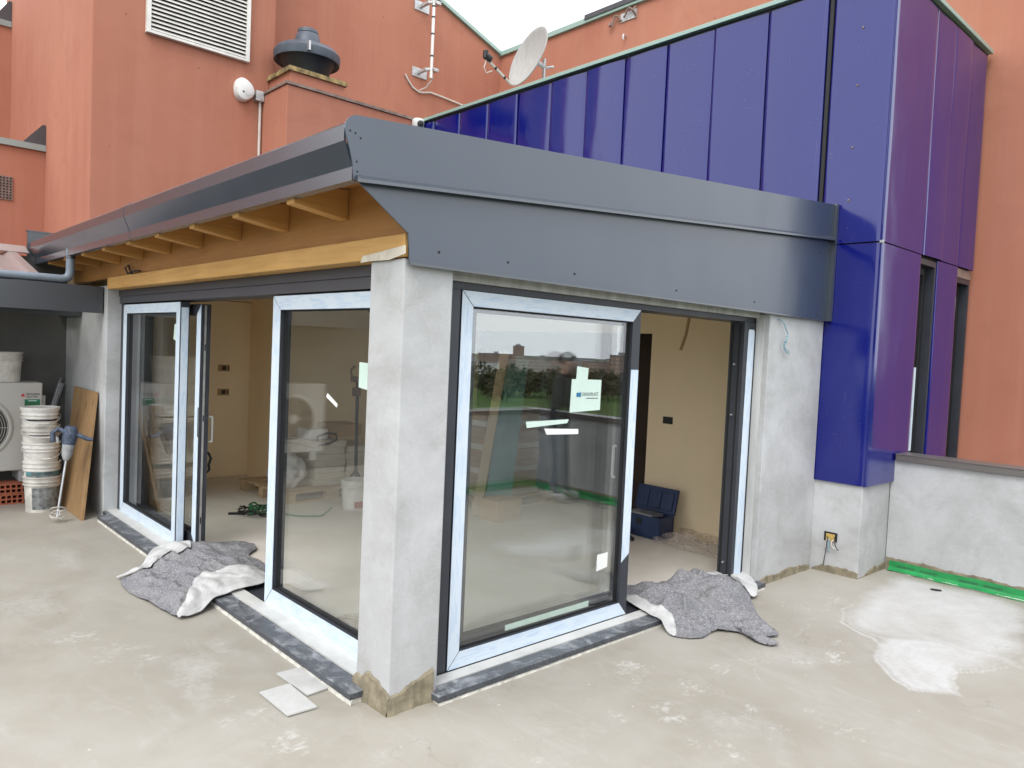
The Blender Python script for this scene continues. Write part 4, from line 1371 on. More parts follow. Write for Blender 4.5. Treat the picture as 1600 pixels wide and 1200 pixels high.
def ac_unit(x0, x1, label, logo):
    y0, y1, z0, z1 = 5.80, 6.14, .318, 1.183
    A = thing('air_conditioner', label, 'air conditioner', ((x0 + x1) / 2, 5.97, .21), 'outdoor units in the service bay')
    part('casing', box(x0, x1, y0, y1, z0, z1), 'ac_casing', A, bevel=.012)
    cx, cz, r = x1 - .545, .745, .265
    part('fan_void', MB().lathe((cx, y0 - .002, cz), [(0, 0), (r, 0), (r, .001), (0, .001)], 48, (0, -1, 0), caps=False), 'black_plastic', A)
    part('bell_mouth', MB().lathe((cx, y0, cz), [(r + .045, 0), (r + .03, .012), (r + .012, .018), (r, .014), (r - .004, .003)], 56, (0, -1, 0), caps=False), 'ac_casing', A, smooth='auto')
    gm = MB()
    for k in range(1, 13):
        rr = r * k / 12.5
        gm.tube([(cx + rr * math.cos(t), y0 - .014, cz + rr * math.sin(t)) for t in np.linspace(0, 2 * math.pi, 40, endpoint=False)], .0026, 5, closed=True)
    for k in range(8):
        t = k * math.pi / 4
        gm.tube([(cx, y0 - .012, cz), (cx + r * math.cos(t), y0 - .012, cz + r * math.sin(t))], .003, 5)
    part('fan_grille', gm, 'ac_casing', A)
    part('fan_hub', MB().lathe((cx, y0 - .008, cz), [(.06, 0), (.055, .01), (0, .012)], 24, (0, -1, 0)), 'ac_casing', A, smooth='auto')
    part('side_cover', box(x1 + .001, x1 + .035, y0 + .05, y1 - .05, .75, 1.05), 'ac_casing', A, bevel=.006)
    for fx in (x0 + .16, x1 - .16):
        part('foot', box(fx - .03, fx + .03, y0 - .02, y1 + .02, .212, .317), 'galvanised', A)
    if logo:
        lg = MB()
        ox, oz, d = x1 - .167, 1.058, .021
        for a in (90, 210, 330):
            u = Vector((math.cos(R_(a)), 0, math.sin(R_(a))))
            v = Vector((math.cos(R_(a + 60)), 0, math.sin(R_(a + 60))))
            w_ = Vector((math.cos(R_(a - 60)), 0, math.sin(R_(a - 60))))
            o = Vector((ox, y0 - .0022, oz))
            lg.poly([o, o + w_ * d, o + u * d, o + v * d] if False else [o, o + (u + w_ - u) * d * .58, o + u * d, o + (u + v - u) * d * .58])
        part('three_diamond_mark', lg, 'red_print', A)
        tb = text_mb('MITSUBISHI', (x1 - .135, y0 - .0022, 1.061), (1, 0, 0), (0, 0, 1), .017, .112, bold=.015)
        text_mb('ELECTRIC', (x1 - .135, y0 - .0022, 1.036), (1, 0, 0), (0, 0, 1), .017, .095, mb=tb, bold=.015)
        part('lettering', tb, 'dark_print', A)
        gl = part('green_plate', box(x1 - .152, x1 - .022, y0 - .003, y0 - .0002, .94, 1.018), 'green_print', A)
        part('plate_print', MB().box(x1 - .12, x1 - .05, y0 - .0042, y0 - .0032, 1.000, 1.009).box(x1 - .105, x1 - .085, y0 - .0042, y0 - .0032, .945, .953), 'sticker_green', gl)
        part('plate_band', box(x1 - .151, x1 - .023, y0 - .0040, y0 - .0031, .962, .992), 'cable_green', gl)
    return A


ac_unit(-1.27, -.305, 'beige outdoor air conditioner with a white pail on top, in the bay', True)
ac_unit(-2.50, -1.53, 'second beige outdoor air conditioner further left, seen only mirrored in the left door', False)


def pail(name, cx, cy, zb, h, rb, rt, label, mat_='pail_white', lid=False, handle=0, bands=(), group='white pails stacked beside the air conditioner'):
    P = thing(name, label, 'pail', (cx, cy, zb), group)
    f = lambda z: rb + (rt - rb) * z / h
    prof = [(0, .004), (rb - .006, .004), (rb, 0), (rb + .001, .008), (f(h - .085), h - .085), (rt + .006, h - .082), (rt + .006, h - .074), (f(h - .072), h - .072), (f(h - .055), h - .055), (rt + .007, h - .052), (rt + .007, h - .044), (rt, h - .042), (rt, h - .012), (rt + .009, h - .012), (rt + .009, h), (rt - .003, h), (rt - .004, h - .03), (rb - .004, .01), (0, .009)]
    part('body', MB().lathe((cx, cy, zb), prof, 40, caps=False), mat_, P, smooth='auto')
    if lid:
        part('lid', MB().lathe((cx, cy, zb + h + .001), [(0, .0), (rt + .012, .0), (rt + .013, .018), (rt - .01, .02), (rt - .02, .012), (0, .012)], 40, caps=False), mat_, P, smooth='auto')
    if handle:
        pts = []
        for k in range(13):
            a = math.pi * k / 12
            pts.append((cx - math.cos(a) * (rt + .012), cy - .02 - (rt + .01) * math.sin(a), zb + h - .055 - handle * math.sin(a)))
        part('handle', MB().tube(pts, .0032, 6), 'galvanised', P, smooth='auto')
        part('grip', MB().tube(pts[5:8], .008, 8), 'pail_dirty', P, smooth='auto')
    for z0, z1, mt, a0, a1 in bands:
        part('label_band', MB().lathe((cx, cy, zb), [(f(z0) + .0015, z0), (f(z1) + .0015, z1)], 30, caps=False, a0=R_(a0), a1=R_(a1)), mt, P, smooth='auto')
    return P


pail('pail', -.385, 5.33, .0, .335, .128, .150, 'bottom white pail of the stack, with a grey printed label', 'pail_dirty', bands=((.03, .235, 'pail_band_grey', 45, 165), (.03, .235, 'pail_label_blue', 172, 215)))
pail('pail', -.390, 5.33, .145, .330, .128, .150, 'second pail from the bottom of the stack, with a blue-green band', 'pail_white', bands=((.175, .238, 'pail_band_grey', 20, 215), (.205, .24, 'pail_band_cyan', 20, 215)))
pail('pail', -.398, 5.325, .325, .330, .128, .150, 'third white pail from the bottom of the stack, handle hanging down', 'pail_white', handle=.09)
pail('pail', -.405, 5.33, .485, .330, .128, .150, 'fourth pail from the bottom of the stack, with a dark dotted line', 'pail_dirty', handle=.05, bands=((.238, .245, 'pail_band_dark', 40, 210),))
pail('pail', -.412, 5.33, .635, .330, .128, .150, 'topmost white pail of the stack, closed by a lid', 'pail_white', lid=True, handle=.07, bands=((.225, .24, 'pail_band_dark', 30, 150),))
pail('pail', -.60, 5.96, 1.1845, .29, .128, .145, 'dirty white pail standing on top of the air conditioner', 'pail_dirty', group=None)

# hollow clay bricks


def hollow_brick(x0, y0, z0, label):
    Wd, Dp, Ht = .24, .25, .098
    mb = MB()
    t = .012
    nx, nzv = 5, 2
    cw, ch = (Wd - t * (nx + 1)) / nx, (Ht - t * (nzv + 1)) / nzv
    for i in range(nx + 1):
        xx = x0 + i * (cw + t)
        mb.box(xx, xx + t, y0, y0 + Dp, z0, z0 + Ht)
    for j in range(nzv + 1):
        zz = z0 + j * (ch + t)
        for i in range(nx):
            xx = x0 + t + i * (cw + t)
            mb.box(xx + .0002, xx + cw - .0002, y0 + .0005, y0 + Dp, zz, zz + t)
    single('hollow_brick', mb, 'terracotta', label, 'brick', group='hollow bricks under the air conditioner')


for k, (x, z, lb) in enumerate([(-.655, .0, 'lower right hollow clay brick under the air conditioner'), (-.665, .102, 'upper right hollow clay brick under the air conditioner'), (-.905, .0, 'lower left hollow clay brick under the air conditioner, cut by the picture edge'), (-.912, .102, 'upper left hollow clay brick under the air conditioner, cut by the picture edge')]):
    hollow_brick(x, 5.74, z, lb)

# leaning board
bd = MB()
q0 = [Vector((-.200, 5.45, .001)), Vector((-.195, 4.69, .001)), Vector((-.030, 4.975, 1.145)), Vector((-.030, 5.80, 1.15))]
nrm = (q0[1] - q0[0]).cross(q0[3] - q0[0]).normalized()
if nrm.x < 0:
    nrm = -nrm
for d in (0, .024):
    bd.v += [tuple(p + nrm * d) for p in q0]
for f in ((0, 1, 2, 3), (4, 7, 6, 5), (0, 4, 5, 1), (1, 5, 6, 2), (2, 6, 7, 3), (3, 7, 4, 0)):
    bd._f(f)
single('plywood_board', bd, 'plywood', 'worn plywood board leaning on the rendered side wall', 'board', bevel=.002)

# paddle mixer
MX = thing('paddle_mixer', 'blue electric paddle mixer leaning on the plywood board', 'power tool', (-.39, 4.72, 0))
pa, pb, pc = Vector((-.385, 4.72, .03)), Vector((-.300, 4.80, .56)), Vector((-.262, 4.835, .80))
ax = (pc - pa).normalized()
part('shaft', MB().tube([pa, pb], .010, 8), 'steel', MX, smooth='auto')
part('gear_housing', MB().lathe(tuple(pb - ax * .02), [(.018, 0), (.03, .02), (.042, .05), (.046, .12), (.05, .14)], 20, tuple(ax)), 'mixer_grey', MX, smooth='auto')
part('motor', MB().lathe(tuple(pb + ax * .12), [(.05, 0), (.058, .03), (.060, .12), (.05, .16), (.03, .175), (0, .178)], 20, tuple(ax)), 'mixer_blue', MX, smooth='auto')
sd_ = Vector((.86, -.42, -.22)).normalized()
top = pb + ax * .22
part('grip', MB().tube([top - sd_ * .02, top - sd_ * .10 + ax * .03, top - sd_ * .14 - ax * .02, top - sd_ * .13 - ax * .10], .022, 10), 'mixer_blue', MX, smooth='auto')
part('grip', MB().tube([top, top + sd_ * .08 + ax * .005, top + sd_ * .15 - ax * .01, top + sd_ * .19 - ax * .005], .026, 10, r2=.016), 'mixer_blue', MX, smooth='auto')
part('trigger', MB().tube([top - sd_ * .10 - ax * .05, top - sd_ * .085 - ax * .10], .012, 6), 'mixer_grey', MX, smooth='auto')
pr = MB()
for rr, off, tl in ((.055, .03, .3), (.06, .09, -.35)):
    ce = pa + ax * off
    e1 = Vector((0, 1, 0)).cross(ax).normalized()
    e2 = ax.cross(e1)
    pr.tube([ce + e1 * rr * math.cos(t) + e2 * rr * math.sin(t) + ax * tl * rr * math.sin(t) for t in np.linspace(0, 2 * math.pi, 22, endpoint=False)], .0055, 6, closed=True)
for k in range(3):
    t0 = k * 2.09
    e1 = Vector((0, 1, 0)).cross(ax).normalized()
    e2 = ax.cross(e1)
    pr.tube([pa + ax * (-.0 + .12 * s) + (e1 * math.cos(t0 + 1.6 * s) + e2 * math.sin(t0 + 1.6 * s)) * (.058 * math.sin(math.pi * min(1, s + .25))) for s in np.linspace(0, 1, 8)], .005, 6)
part('paddle', pr, 'pail_dirty', MX, smooth='auto')

for k, (xa, xb, za, lb) in enumerate([(-.43, -.052, 1.21, 'longer of two grey metal bars leaning in the bay corner'), (-.40, -.040, 1.15, 'shorter of two grey metal bars leaning in the bay corner')]):
    mb = MB()
    a, b = Vector((xa, 6.10, 0.012)), Vector((xb, 6.27 - k * .03, za))
    mb.tube([a, a.lerp(b, .5), b], .016, 4)
    single('metal_bar', mb, 'steel', lb, 'bar', group='metal bars in the bay corner')

# ================================================================== LOOSE THINGS ON THE TERRACE


def tile(pts, z, label):
    single('floor_tile', MB().prism([(p[0], p[1]) for p in pts], 2, z, z + .009), 'tile_grey', label, 'tile', bevel=.001, group='loose tiles by the sill')


tile([(-.368, .546), (-.214, .549), (-.221, .252), (-.365, .257)], .003, 'loose grey tile lying nearer the viewer, away from the sill')
tile([(-.212, .694), (-.092, .690), (-.070, .395), (-.201, .385)], .003, 'loose grey tile lying closer to the granite sill')


def closed_spline(pts, n):
    k = len(pts)
    out = []
    for i in range(n):
        t = i / n * k
        j = int(t)
        f = t - j
        p0, p1, p2, p3 = [np.array(pts[(j + d) % k], float) for d in (-1, 0, 1, 2)]
        out.append(.5 * ((2 * p1) + (-p0 + p2) * f + (2 * p0 - 5 * p1 + 4 * p2 - p3) * f * f + (-p0 + 3 * p1 - 3 * p2 + p3) * f ** 3))
    return out


def sstep(a, b, x):
    t = max(0, min(1, (x - a) / (b - a)))
    return t * t * (3 - 2 * t)


def drape_L(x, y):
    return .006 + .054 * sstep(-.19, -.085, x) + .012 * sstep(0, .06, x) - .030 * sstep(.26, .36, x)


def drape_R(x, y):
    return .006 + .046 * sstep(-.17, -.07, y) + .010 * sstep(0, .06, y) - .018 * sstep(.26, .36, y)


def cloth(outline, base, seed, amp, centre=None, rings=46, ang=200, lift=.0, dirs=(1.0, .4), frq=5.0, edge_noise=.008, fine=1.0):
    ol = closed_spline(outline, ang)
    c = np.mean(np.array(outline), 0) if centre is None else np.array(centre)
    mb = MB()
    for i in range(rings + 1):
        t = (i / rings)
        for j in range(ang):
            p = c + (np.array(ol[j]) - c) * t
            x, y = float(p[0]), float(p[1])
            if i > rings - 3:
                x += edge_noise * nz(j * .9, seed, 2)
                y += edge_noise * nz(j * .9, seed, 8)
            u = x * dirs[0] + y * dirs[1]
            v = -x * dirs[1] + y * dirs[0]
            wv = nz(x * 2.2, y * 2.2, seed + 20) * 1.2
            r1 = 1 - abs(nz(u * frq + wv, v * frq * .28 + wv, seed)) * 2.2
            r2 = 1 - abs(nz(u * frq * 1.9 - wv, v * frq * .8, seed + 5)) * 2.4
            r3 = nz(u * frq * 4.5, v * frq * 4.5, seed + 9)
            h = max(0, r1) ** 2 * .75 + max(0, r2) ** 3 * .42 * fine + fine * max(0, 1 - abs(nz(u * frq * 3.6 + wv, v * frq * 1.2 - wv, seed + 31)) * 2.6) ** 2 * .22 + r3 * .08
            big = .55 + .9 * max(0, nz(x * 1.7 + 3, y * 1.7, seed + 14) + .25)
            ed = 1 - .82 * sstep(.72, 1, t)
            mb.v.append((x, y, base(x, y) + lift + amp * h * big * ed))
    for i in range(rings):
        for j in range(ang):
            a, b = i * ang + j, i * ang + (j + 1) % ang
            mb._f([a, b, b + ang, a + ang])
    return mb


def cloth_part(name, mb, mat_, parent, th=.004):
    o = part(name, mb, mat_, parent, smooth=True)
    s = o.modifiers.new('thickness', 'SOLIDIFY')
    s.thickness = th
    s.offset = 1
    return o


from mathutils.bvhtree import BVHTree


def over(felt_mb, base, gap):
    """height that lies on top of an already draped cloth"""
    tree = BVHTree.FromPolygons([Vector(p) for p in felt_mb.v], felt_mb.f)

    def fn(x, y):
        zs = []
        for dx, dy in ((0, 0), (.02, 0), (-.02, 0), (0, .02), (0, -.02)):
            h = tree.ray_cast(Vector((x + dx, y + dy, 1)), Vector((0, 0, -1)))
            zs.append(h[0].z if h[0] is not None else base(x + dx, y + dy))
        return max(base(x, y), .5 * max(zs) + .5 * sum(zs) / 5) + gap
    return fn


BLK = thing('felt_blanket', 'crumpled grey felt blanket with white backing spread over the left door sill', 'blanket', (0, 2.45, 0), 'felt blankets on the door sills')
outl = [(-.395, 2.70), (-.435, 2.44), (-.385, 2.10), (-.345, 1.80), (-.285, 1.755), (-.075, 1.89), (.263, 1.92), (.371, 2.121), (.495, 2.416), (.50, 2.686), (.63, 2.85), (.625, 3.06), (.352, 3.19), (.168, 3.165), (.06, 3.17), (-.10, 3.02), (-.235, 2.83)]
fl = cloth(outl, drape_L, 3, .075, (.05, 2.45), rings=64, ang=260, dirs=(.85, .5), frq=4.4, fine=.85)
cloth_part('felt', fl, 'felt', BLK, .005)
wf = [(-.24, 1.90), (-.15, 2.06), (-.06, 2.20), (.05, 2.27), (.18, 2.27), (.33, 2.28), (.40, 2.16), (.36, 2.03), (.25, 1.885), (.08, 1.86), (-.09, 1.82), (-.27, 1.735), (-.345, 1.76)]
cloth_part('white_backing', cloth(wf, over(fl, drape_L, .010), 11, .012, (.06, 2.05), rings=26, ang=140, frq=2.6, edge_noise=.003), 'white_fleece', BLK, .005)
wf2 = [(-.42, 2.735), (-.30, 2.72), (-.20, 2.76), (-.11, 2.83), (.00, 2.87), (.13, 2.92), (.19, 3.08), (.11, 3.20), (-.03, 3.17), (-.13, 3.03), (-.26, 2.86)]
cloth_part('white_backing', cloth(wf2, over(fl, drape_L, .012), 17, .028, (-.03, 2.97), rings=26, ang=140, frq=3.0, edge_noise=.003), 'white_fleece', BLK, .005)

BRK = thing('felt_blanket', 'crumpled grey felt blanket bunched on the right door sill', 'blanket', (2.5, -.05, 0), 'felt blankets on the door sills')
outr = [(2.30, .47), (2.52, .40), (2.80, .345), (3.03, .29), (3.245, .235), (3.16, .085), (2.99, -.115), (2.80, -.27), (2.60, -.44), (2.47, -.62), (2.38, -.60), (2.31, -.70), (2.25, -.62), (2.31, -.48), (2.27, -.40), (2.19, -.34), (2.02, -.35), (1.915, -.235), (2.04, -.10), (2.06, .08), (2.13, .30)]
fr_ = cloth(outr, drape_R, 41, .115, (2.50, -.02), rings=64, ang=260, dirs=(.80, .60), frq=3.6, edge_noise=.016, fine=.75)
cloth_part('felt', fr_, 'felt', BRK, .006)
we = [(2.14, .36), (2.18, .30), (2.10, .07), (2.085, -.09), (1.985, -.20), (1.905, -.235), (1.97, -.10), (1.995, .08), (2.08, .30)]
cloth_part('white_backing', cloth(we, over(fr_, drape_R, .004), 33, .006, (2.04, .05), rings=10, ang=90, frq=3, edge_noise=.006), 'white_fleece', BRK)
we2 = [(3.02, .31), (3.25, .25), (3.33, .10), (3.20, -.05), (3.05, -.15), (2.97, -.13), (3.07, .02), (3.12, .14), (3.05, .22)]
cloth_part('white_backing', cloth(we2, over(fr_, drape_R, .008), 37, .03, (3.14, .08), rings=16, ang=100, frq=4, edge_noise=.006), 'white_fleece', BRK)
single('debris_shard', MB().prism([(4.40, -.86), (4.42, -.865), (4.445, -.92), (4.43, -.93), (4.405, -.90)], 2, .003, .012), 'black_plastic', 'small black scrap lying on the white-dusted floor by the green tape', 'scrap')

# ================================================================== INSIDE THE ROOM
T = thing('toolbox', 'open dark blue toolbox standing against the inner wall', 'toolbox', (3.85, 1.45, .03))
tb = MB()
x0, x1, y0, y1 = 3.70, 3.93, 1.20, 1.66
tb.box(x0, x1, y0, y1, .031, .04).box(x0, x0 + .012, y0, y1, .04, .235).box(x1 - .012, x1, y0, y1, .04, .235).box(x0 + .013, x1 - .013, y0, y0 + .012, .04, .235).box(x0 + .013, x1 - .013, y1 - .012, y1, .04, .235)
part('body', tb, 'toolbox_blue', T, bevel=.006)
ld = MB().box(-.0, .03, -.23, .23, .0, .24).box(-.014, -.0005, -.20, -.08, .03, .20).box(-.014, -.0005, -.06, .06, .03, .20).box(-.014, -.0005, .08, .20, .03, .20)
ld.xf(Matrix.Translation((x1 - .01, 1.43, .24)) @ Matrix.Rotation(R_(14), 4, 'Y'))
part('lid', ld, 'toolbox_blue', T, bevel=.006)
part('tray', MB().box(x0 + .02, x1 - .03, 1.30, 1.60, .215, .245).box(x0 - .03, x0 + .10, 1.50, 1.54, .246, .262), 'steel', T)
part('latch', box(x0 - .008, x0 - .0005, 1.40, 1.46, .15, .21), 'black_plastic', T)
G = thing('angle_grinder', 'dusty grey hand grinder lying in front of the toolbox', 'power tool', (3.60, 1.52, .03))
part('body', MB().tube([(3.62, 1.62, .09), (3.60, 1.55, .10), (3.57, 1.47, .085)], .032, 10), 'pail_dirty', G, smooth='auto')
part('disc_guard', MB().lathe((3.63, 1.63, .075), [(.055, 0), (.06, .03), (.02, .04), (0, .04)], 20, (-.3, -.6, .5)), 'galvanised', G, smooth='auto')
part('handle', MB().tube([(3.57, 1.47, .08), (3.53, 1.40, .055), (3.49, 1.33, .05)], .02, 8), 'black_plastic', G, smooth='auto')

pl = MB()
pl.grid(lambda u, v: (3.62 + .44 * v + .05 * nz(u * 5, 2, 1), 1.22 - u * .95, .036 + max(0, .10 * (nz(u * 6, v * 5, 3) + .35)) * math.sin(min(1, v * 1.15) * 3.14 * .8 + .2) + .22 * max(0, v - .72)), 60, 30)
o = single('plastic_sheeting', pl, 'dust_sheet', 'crumpled clear plastic sheeting along the foot of the inner wall', 'plastic sheet', smooth=True)
hs_ = MB()
hs_.grid(lambda u, v: (3.985 + .09 * v * math.sin(u * 3) - .03 * math.sin(v * 9), .62 - .26 * v - .10 * math.sin(u * 2.6), .12 + 1.85 * u), 40, 16)
single('hanging_plastic', hs_, 'clear_plastic', 'clear plastic dust curtain hanging inside the right door jamb', 'plastic sheet', smooth=True)
RL = thing('fitting_bundle', 'bundle of dark fittings taped to the wall inside the right door jamb', 'fittings', (3.9, .5, .4))
fm = MB()
rs = random.Random(4)
for k in range(12):
    z = .42 + k * .11
    fm.box(3.95 + rs.uniform(-.02, .02), 4.03 + rs.uniform(-.02, .02), .40 + rs.uniform(-.02, .02), .47 + rs.uniform(-.02, .02), z, z + rs.uniform(.05, .10))
part('fittings', fm, ['black_plastic'], RL, bevel=.006)
fm = MB()
for k in range(5):
    z = .45 + k * .24
    fm.box(3.935, 3.945, .41, .46, z, z + .05)
part('paper_tags', fm, 'sticker_white', RL)

CC = thing('cable_bundle', 'tangled green and black cable lying on the room floor', 'cable', (1.15, 4.0, .03))
rs = random.Random(11)


def tangle(n, cx, cy, sp, h):
    pts = []
    for i in range(n):
        t = i * .55
        pts.append((cx + sp * math.cos(t) * (.5 + .6 * rs.random()), cy + sp * math.sin(t) * (.5 + .6 * rs.random()), .045 + h * rs.random()))
    return pts


part('green_cable', MB().tube(tangle(60, 1.17, 4.02, .12, .09), .006, 6), 'cable_green', CC, smooth='auto')
part('green_cable', MB().tube([(1.25 + .42 * t + .03 * math.sin(t * 9), 3.95 - .5 * t + .10 * t * t, .042 + .09 * max(0, t - .8) * 5) for t in np.linspace(0, 1, 24)], .009, 6), 'cable_green', CC, smooth='auto')
part('black_cable', MB().tube(tangle(40, 1.12, 3.98, .17, .07), .006, 6).tube([(1.05, 4.05, .045), (.98, 4.12, .045), (.92, 4.14, .045)], .012, 6), 'black_plastic', CC, smooth='auto')


def pallet(cx, cy, rz, label):
    P = thing('pallet', label, 'pallet', (cx, cy, .03), 'pallets in the room')
    P.rotation_euler = (0, 0, rz)
    OFF[P] = Vector((0, 0, 0))
    for k in range(6):
        y = -.5 + k * .18
        part('top_plank', box(-.58, .58, y, y + .11, .105, .125), 'pallet_wood', P)
    for k in range(3):
        y = -.5 + k * .445
        part('runner', box(-.58, .58, y, y + .10, .0, .02), 'pallet_wood', P)
        for x in (-.58, -.07, .44):
            part('block', box(x, x + .14, y, y + .10, .0205, .1045), 'pallet_wood', P)
    return P


pallet(2.10, 4.80, .04, 'wooden pallet under the tile boxes at the back of the room')
pallet(3.55, 3.45, .05, 'wooden pallet under the tall stack near the inner wall')
rs = random.Random(21)


ORD = 'bottom second third fourth fifth sixth seventh eighth ninth tenth eleventh twelfth thirteenth'.split()


def nth(k, n):
    return 'topmost' if k == n - 1 else 'lowest' if k == 0 else ORD[k] + ' from the bottom'


def carton(x0, x1, y0, y1, z0, z1, mt, label, group):
    single('tile_carton', box(x0, x1, y0, y1, z0, z1), mt, label, 'carton', bevel=.004, group=group)


for c, (xa, tag) in enumerate([(1.98, 'left'), (2.36, 'right')]):
    for k in range(7 if c == 0 else 6):
        dx, dy = rs.uniform(-.012, .012), rs.uniform(-.012, .012)
        carton(xa + dx, xa + .36 + dx, 4.45 + dy, 5.1 + dy, .156 + k * .069, .156 + k * .069 + .067, 'tile_box', 'flat tile carton, %s, in the %s stack on the back pallet' % (nth(k, 7 if c == 0 else 6), tag), 'cartons in the %s stack on the back pallet' % tag)
carton(2.25, 2.62, 4.6, 4.95, .66, .80, 'cardboard', 'small cardboard box on top of the back tile stacks', None)
carton(1.98, 2.20, 4.6, 4.9, .645, .75, 'bag_plastic', 'pale wrapped packet on top of the left tile stack', None)
for k in range(14):
    dx = rs.uniform(-.015, .015)
    carton(3.15 + dx, 3.95 + dx, 3.05 + rs.uniform(-.01, .01), 3.85, .156 + k * .062, .156 + k * .062 + .06, 'cardboard' if k % 4 else 'tile_box', 'flat board pack, %s, in the tall stack near the inner wall' % nth(k, 14), 'board packs in the tall stack near the inner wall')

BG = thing('plastic_sack', 'crumpled pale plastic sack with red print on the back pallet', 'sack', (1.75, 4.6, .155))
bm_ = bmesh.new()
bmesh.ops.create_icosphere(bm_, subdivisions=4, radius=1)
sv = MB()
for v in bm_.verts:
    p = v.co
    k = 1 + .16 * nz(p.x * 2.4, p.y * 2.4, p.z * 2.4) + .09 * nz(p.x * 6, p.y * 6, p.z * 6)
    sv.v.append((1.74 + p.x * .19 * k, 4.62 + p.y * .22 * k, .155 + max(0, (p.z * .20 * k + .17))))
for f in bm_.faces:
    sv._f([v.index for v in f.verts])
bm_.free()
part('sack', sv, 'bag_plastic', BG, smooth=True)
part('print', MB().lathe((1.74, 4.62, .28), [(.20, 0), (.198, .03)], 14, caps=False, a0=R_(60), a1=R_(130)), 'red_print', BG)
pail('pail', 2.08, 3.80, .031, .30, .115, .135, 'white pail with red smears standing on the room floor behind the corner pillar', 'pail_white', group=None, bands=((.02, .09, 'terracotta', 60, 150),))
single('coiled_cable', MB().tube([(2.02, 4.5, .65), (1.98, 4.42, .70), (2.05, 4.36, .74), (2.16, 4.36, .73), (2.20, 4.40, .66), (2.12, 4.42, .62), (2.0, 4.42, .60)], .012, 7), 'dark_brown', 'brown cable loop hanging over the left tile stack', 'cable', smooth='auto')
ST = thing('tripod_stand', 'dark slender work stand with clamp head behind the corner pillar', 'stand', (2.33, 4.2, .03))
part('column', MB().tube([(2.33, 4.2, .05), (2.31, 4.2, 1.35)], .018, 8), 'frame_dark', ST, smooth='auto')
part('clamp_head', MB().box(2.24, 2.36, 4.17, 4.23, 1.30, 1.36).box(2.27, 2.33, 4.16, 4.24, 1.15, 1.24).tube([(2.25, 4.2, 1.33), (2.22, 4.2, 1.42), (2.27, 4.2, 1.47)], .012, 6), 'rusty_steel', ST)
for k in range(3):
    a = k * 2.09 + .3
    part('leg', MB().tube([(2.33, 4.2, .35), (2.33 + .22 * math.cos(a), 4.2 + .22 * math.sin(a), .04)], .012, 6), 'frame_dark', ST, smooth='auto')


def lean(name, p, q, wv, th, mt, label, cat):
    p, q, wv = Vector(p), Vector(q), Vector(wv)
    n = wv.cross(q - p).normalized() * th
    mb = MB()
    for d in (Vector(), n):
        mb.v += [tuple(p + d), tuple(p + wv + d), tuple(q + wv + d), tuple(q + d)]
    for f in ((0, 1, 2, 3), (4, 7, 6, 5), (0, 4, 5, 1), (1, 5, 6, 2), (2, 6, 7, 3), (3, 7, 4, 0)):
        mb._f(f)
    return single(name, mb, mt, label, cat, bevel=.002)


lean('timber_plank', (2.92, 2.93, .032), (3.30, 3.03, 1.70), (.06, -.075, 0), .025, 'pallet_wood', 'long narrow plank leaning on the board stack inside the right door', 'plank')
lean('glass_sheet', (3.02, 2.86, .032), (3.33, 2.99, 1.62), (.17, -.19, 0), .012, 'teal_board', 'dark green glass sheet leaning on the board stack inside the right door', 'glass sheet')
single('cardboard_box', box(2.90, 3.2, 2.52, 2.78, .031, .24), 'cardboard', 'brown cardboard box on the floor inside the right door', 'box', bevel=.004)
pm = cloth([(.32, 1.08), (.45, 1.18), (.62, 1.10), (.75, 1.00), (.68, .88), (.50, .86), (.36, .94)], lambda x, y: .033, 51, .045, (.53, 1.0), rings=18, ang=80, frq=7)
single('plastic_scrap', pm, 'dust_sheet', 'crumpled scrap of clear plastic on the floor behind the left pane', 'plastic sheet', smooth=True)

# ================================================================== PERSON (mirrored in the right door)


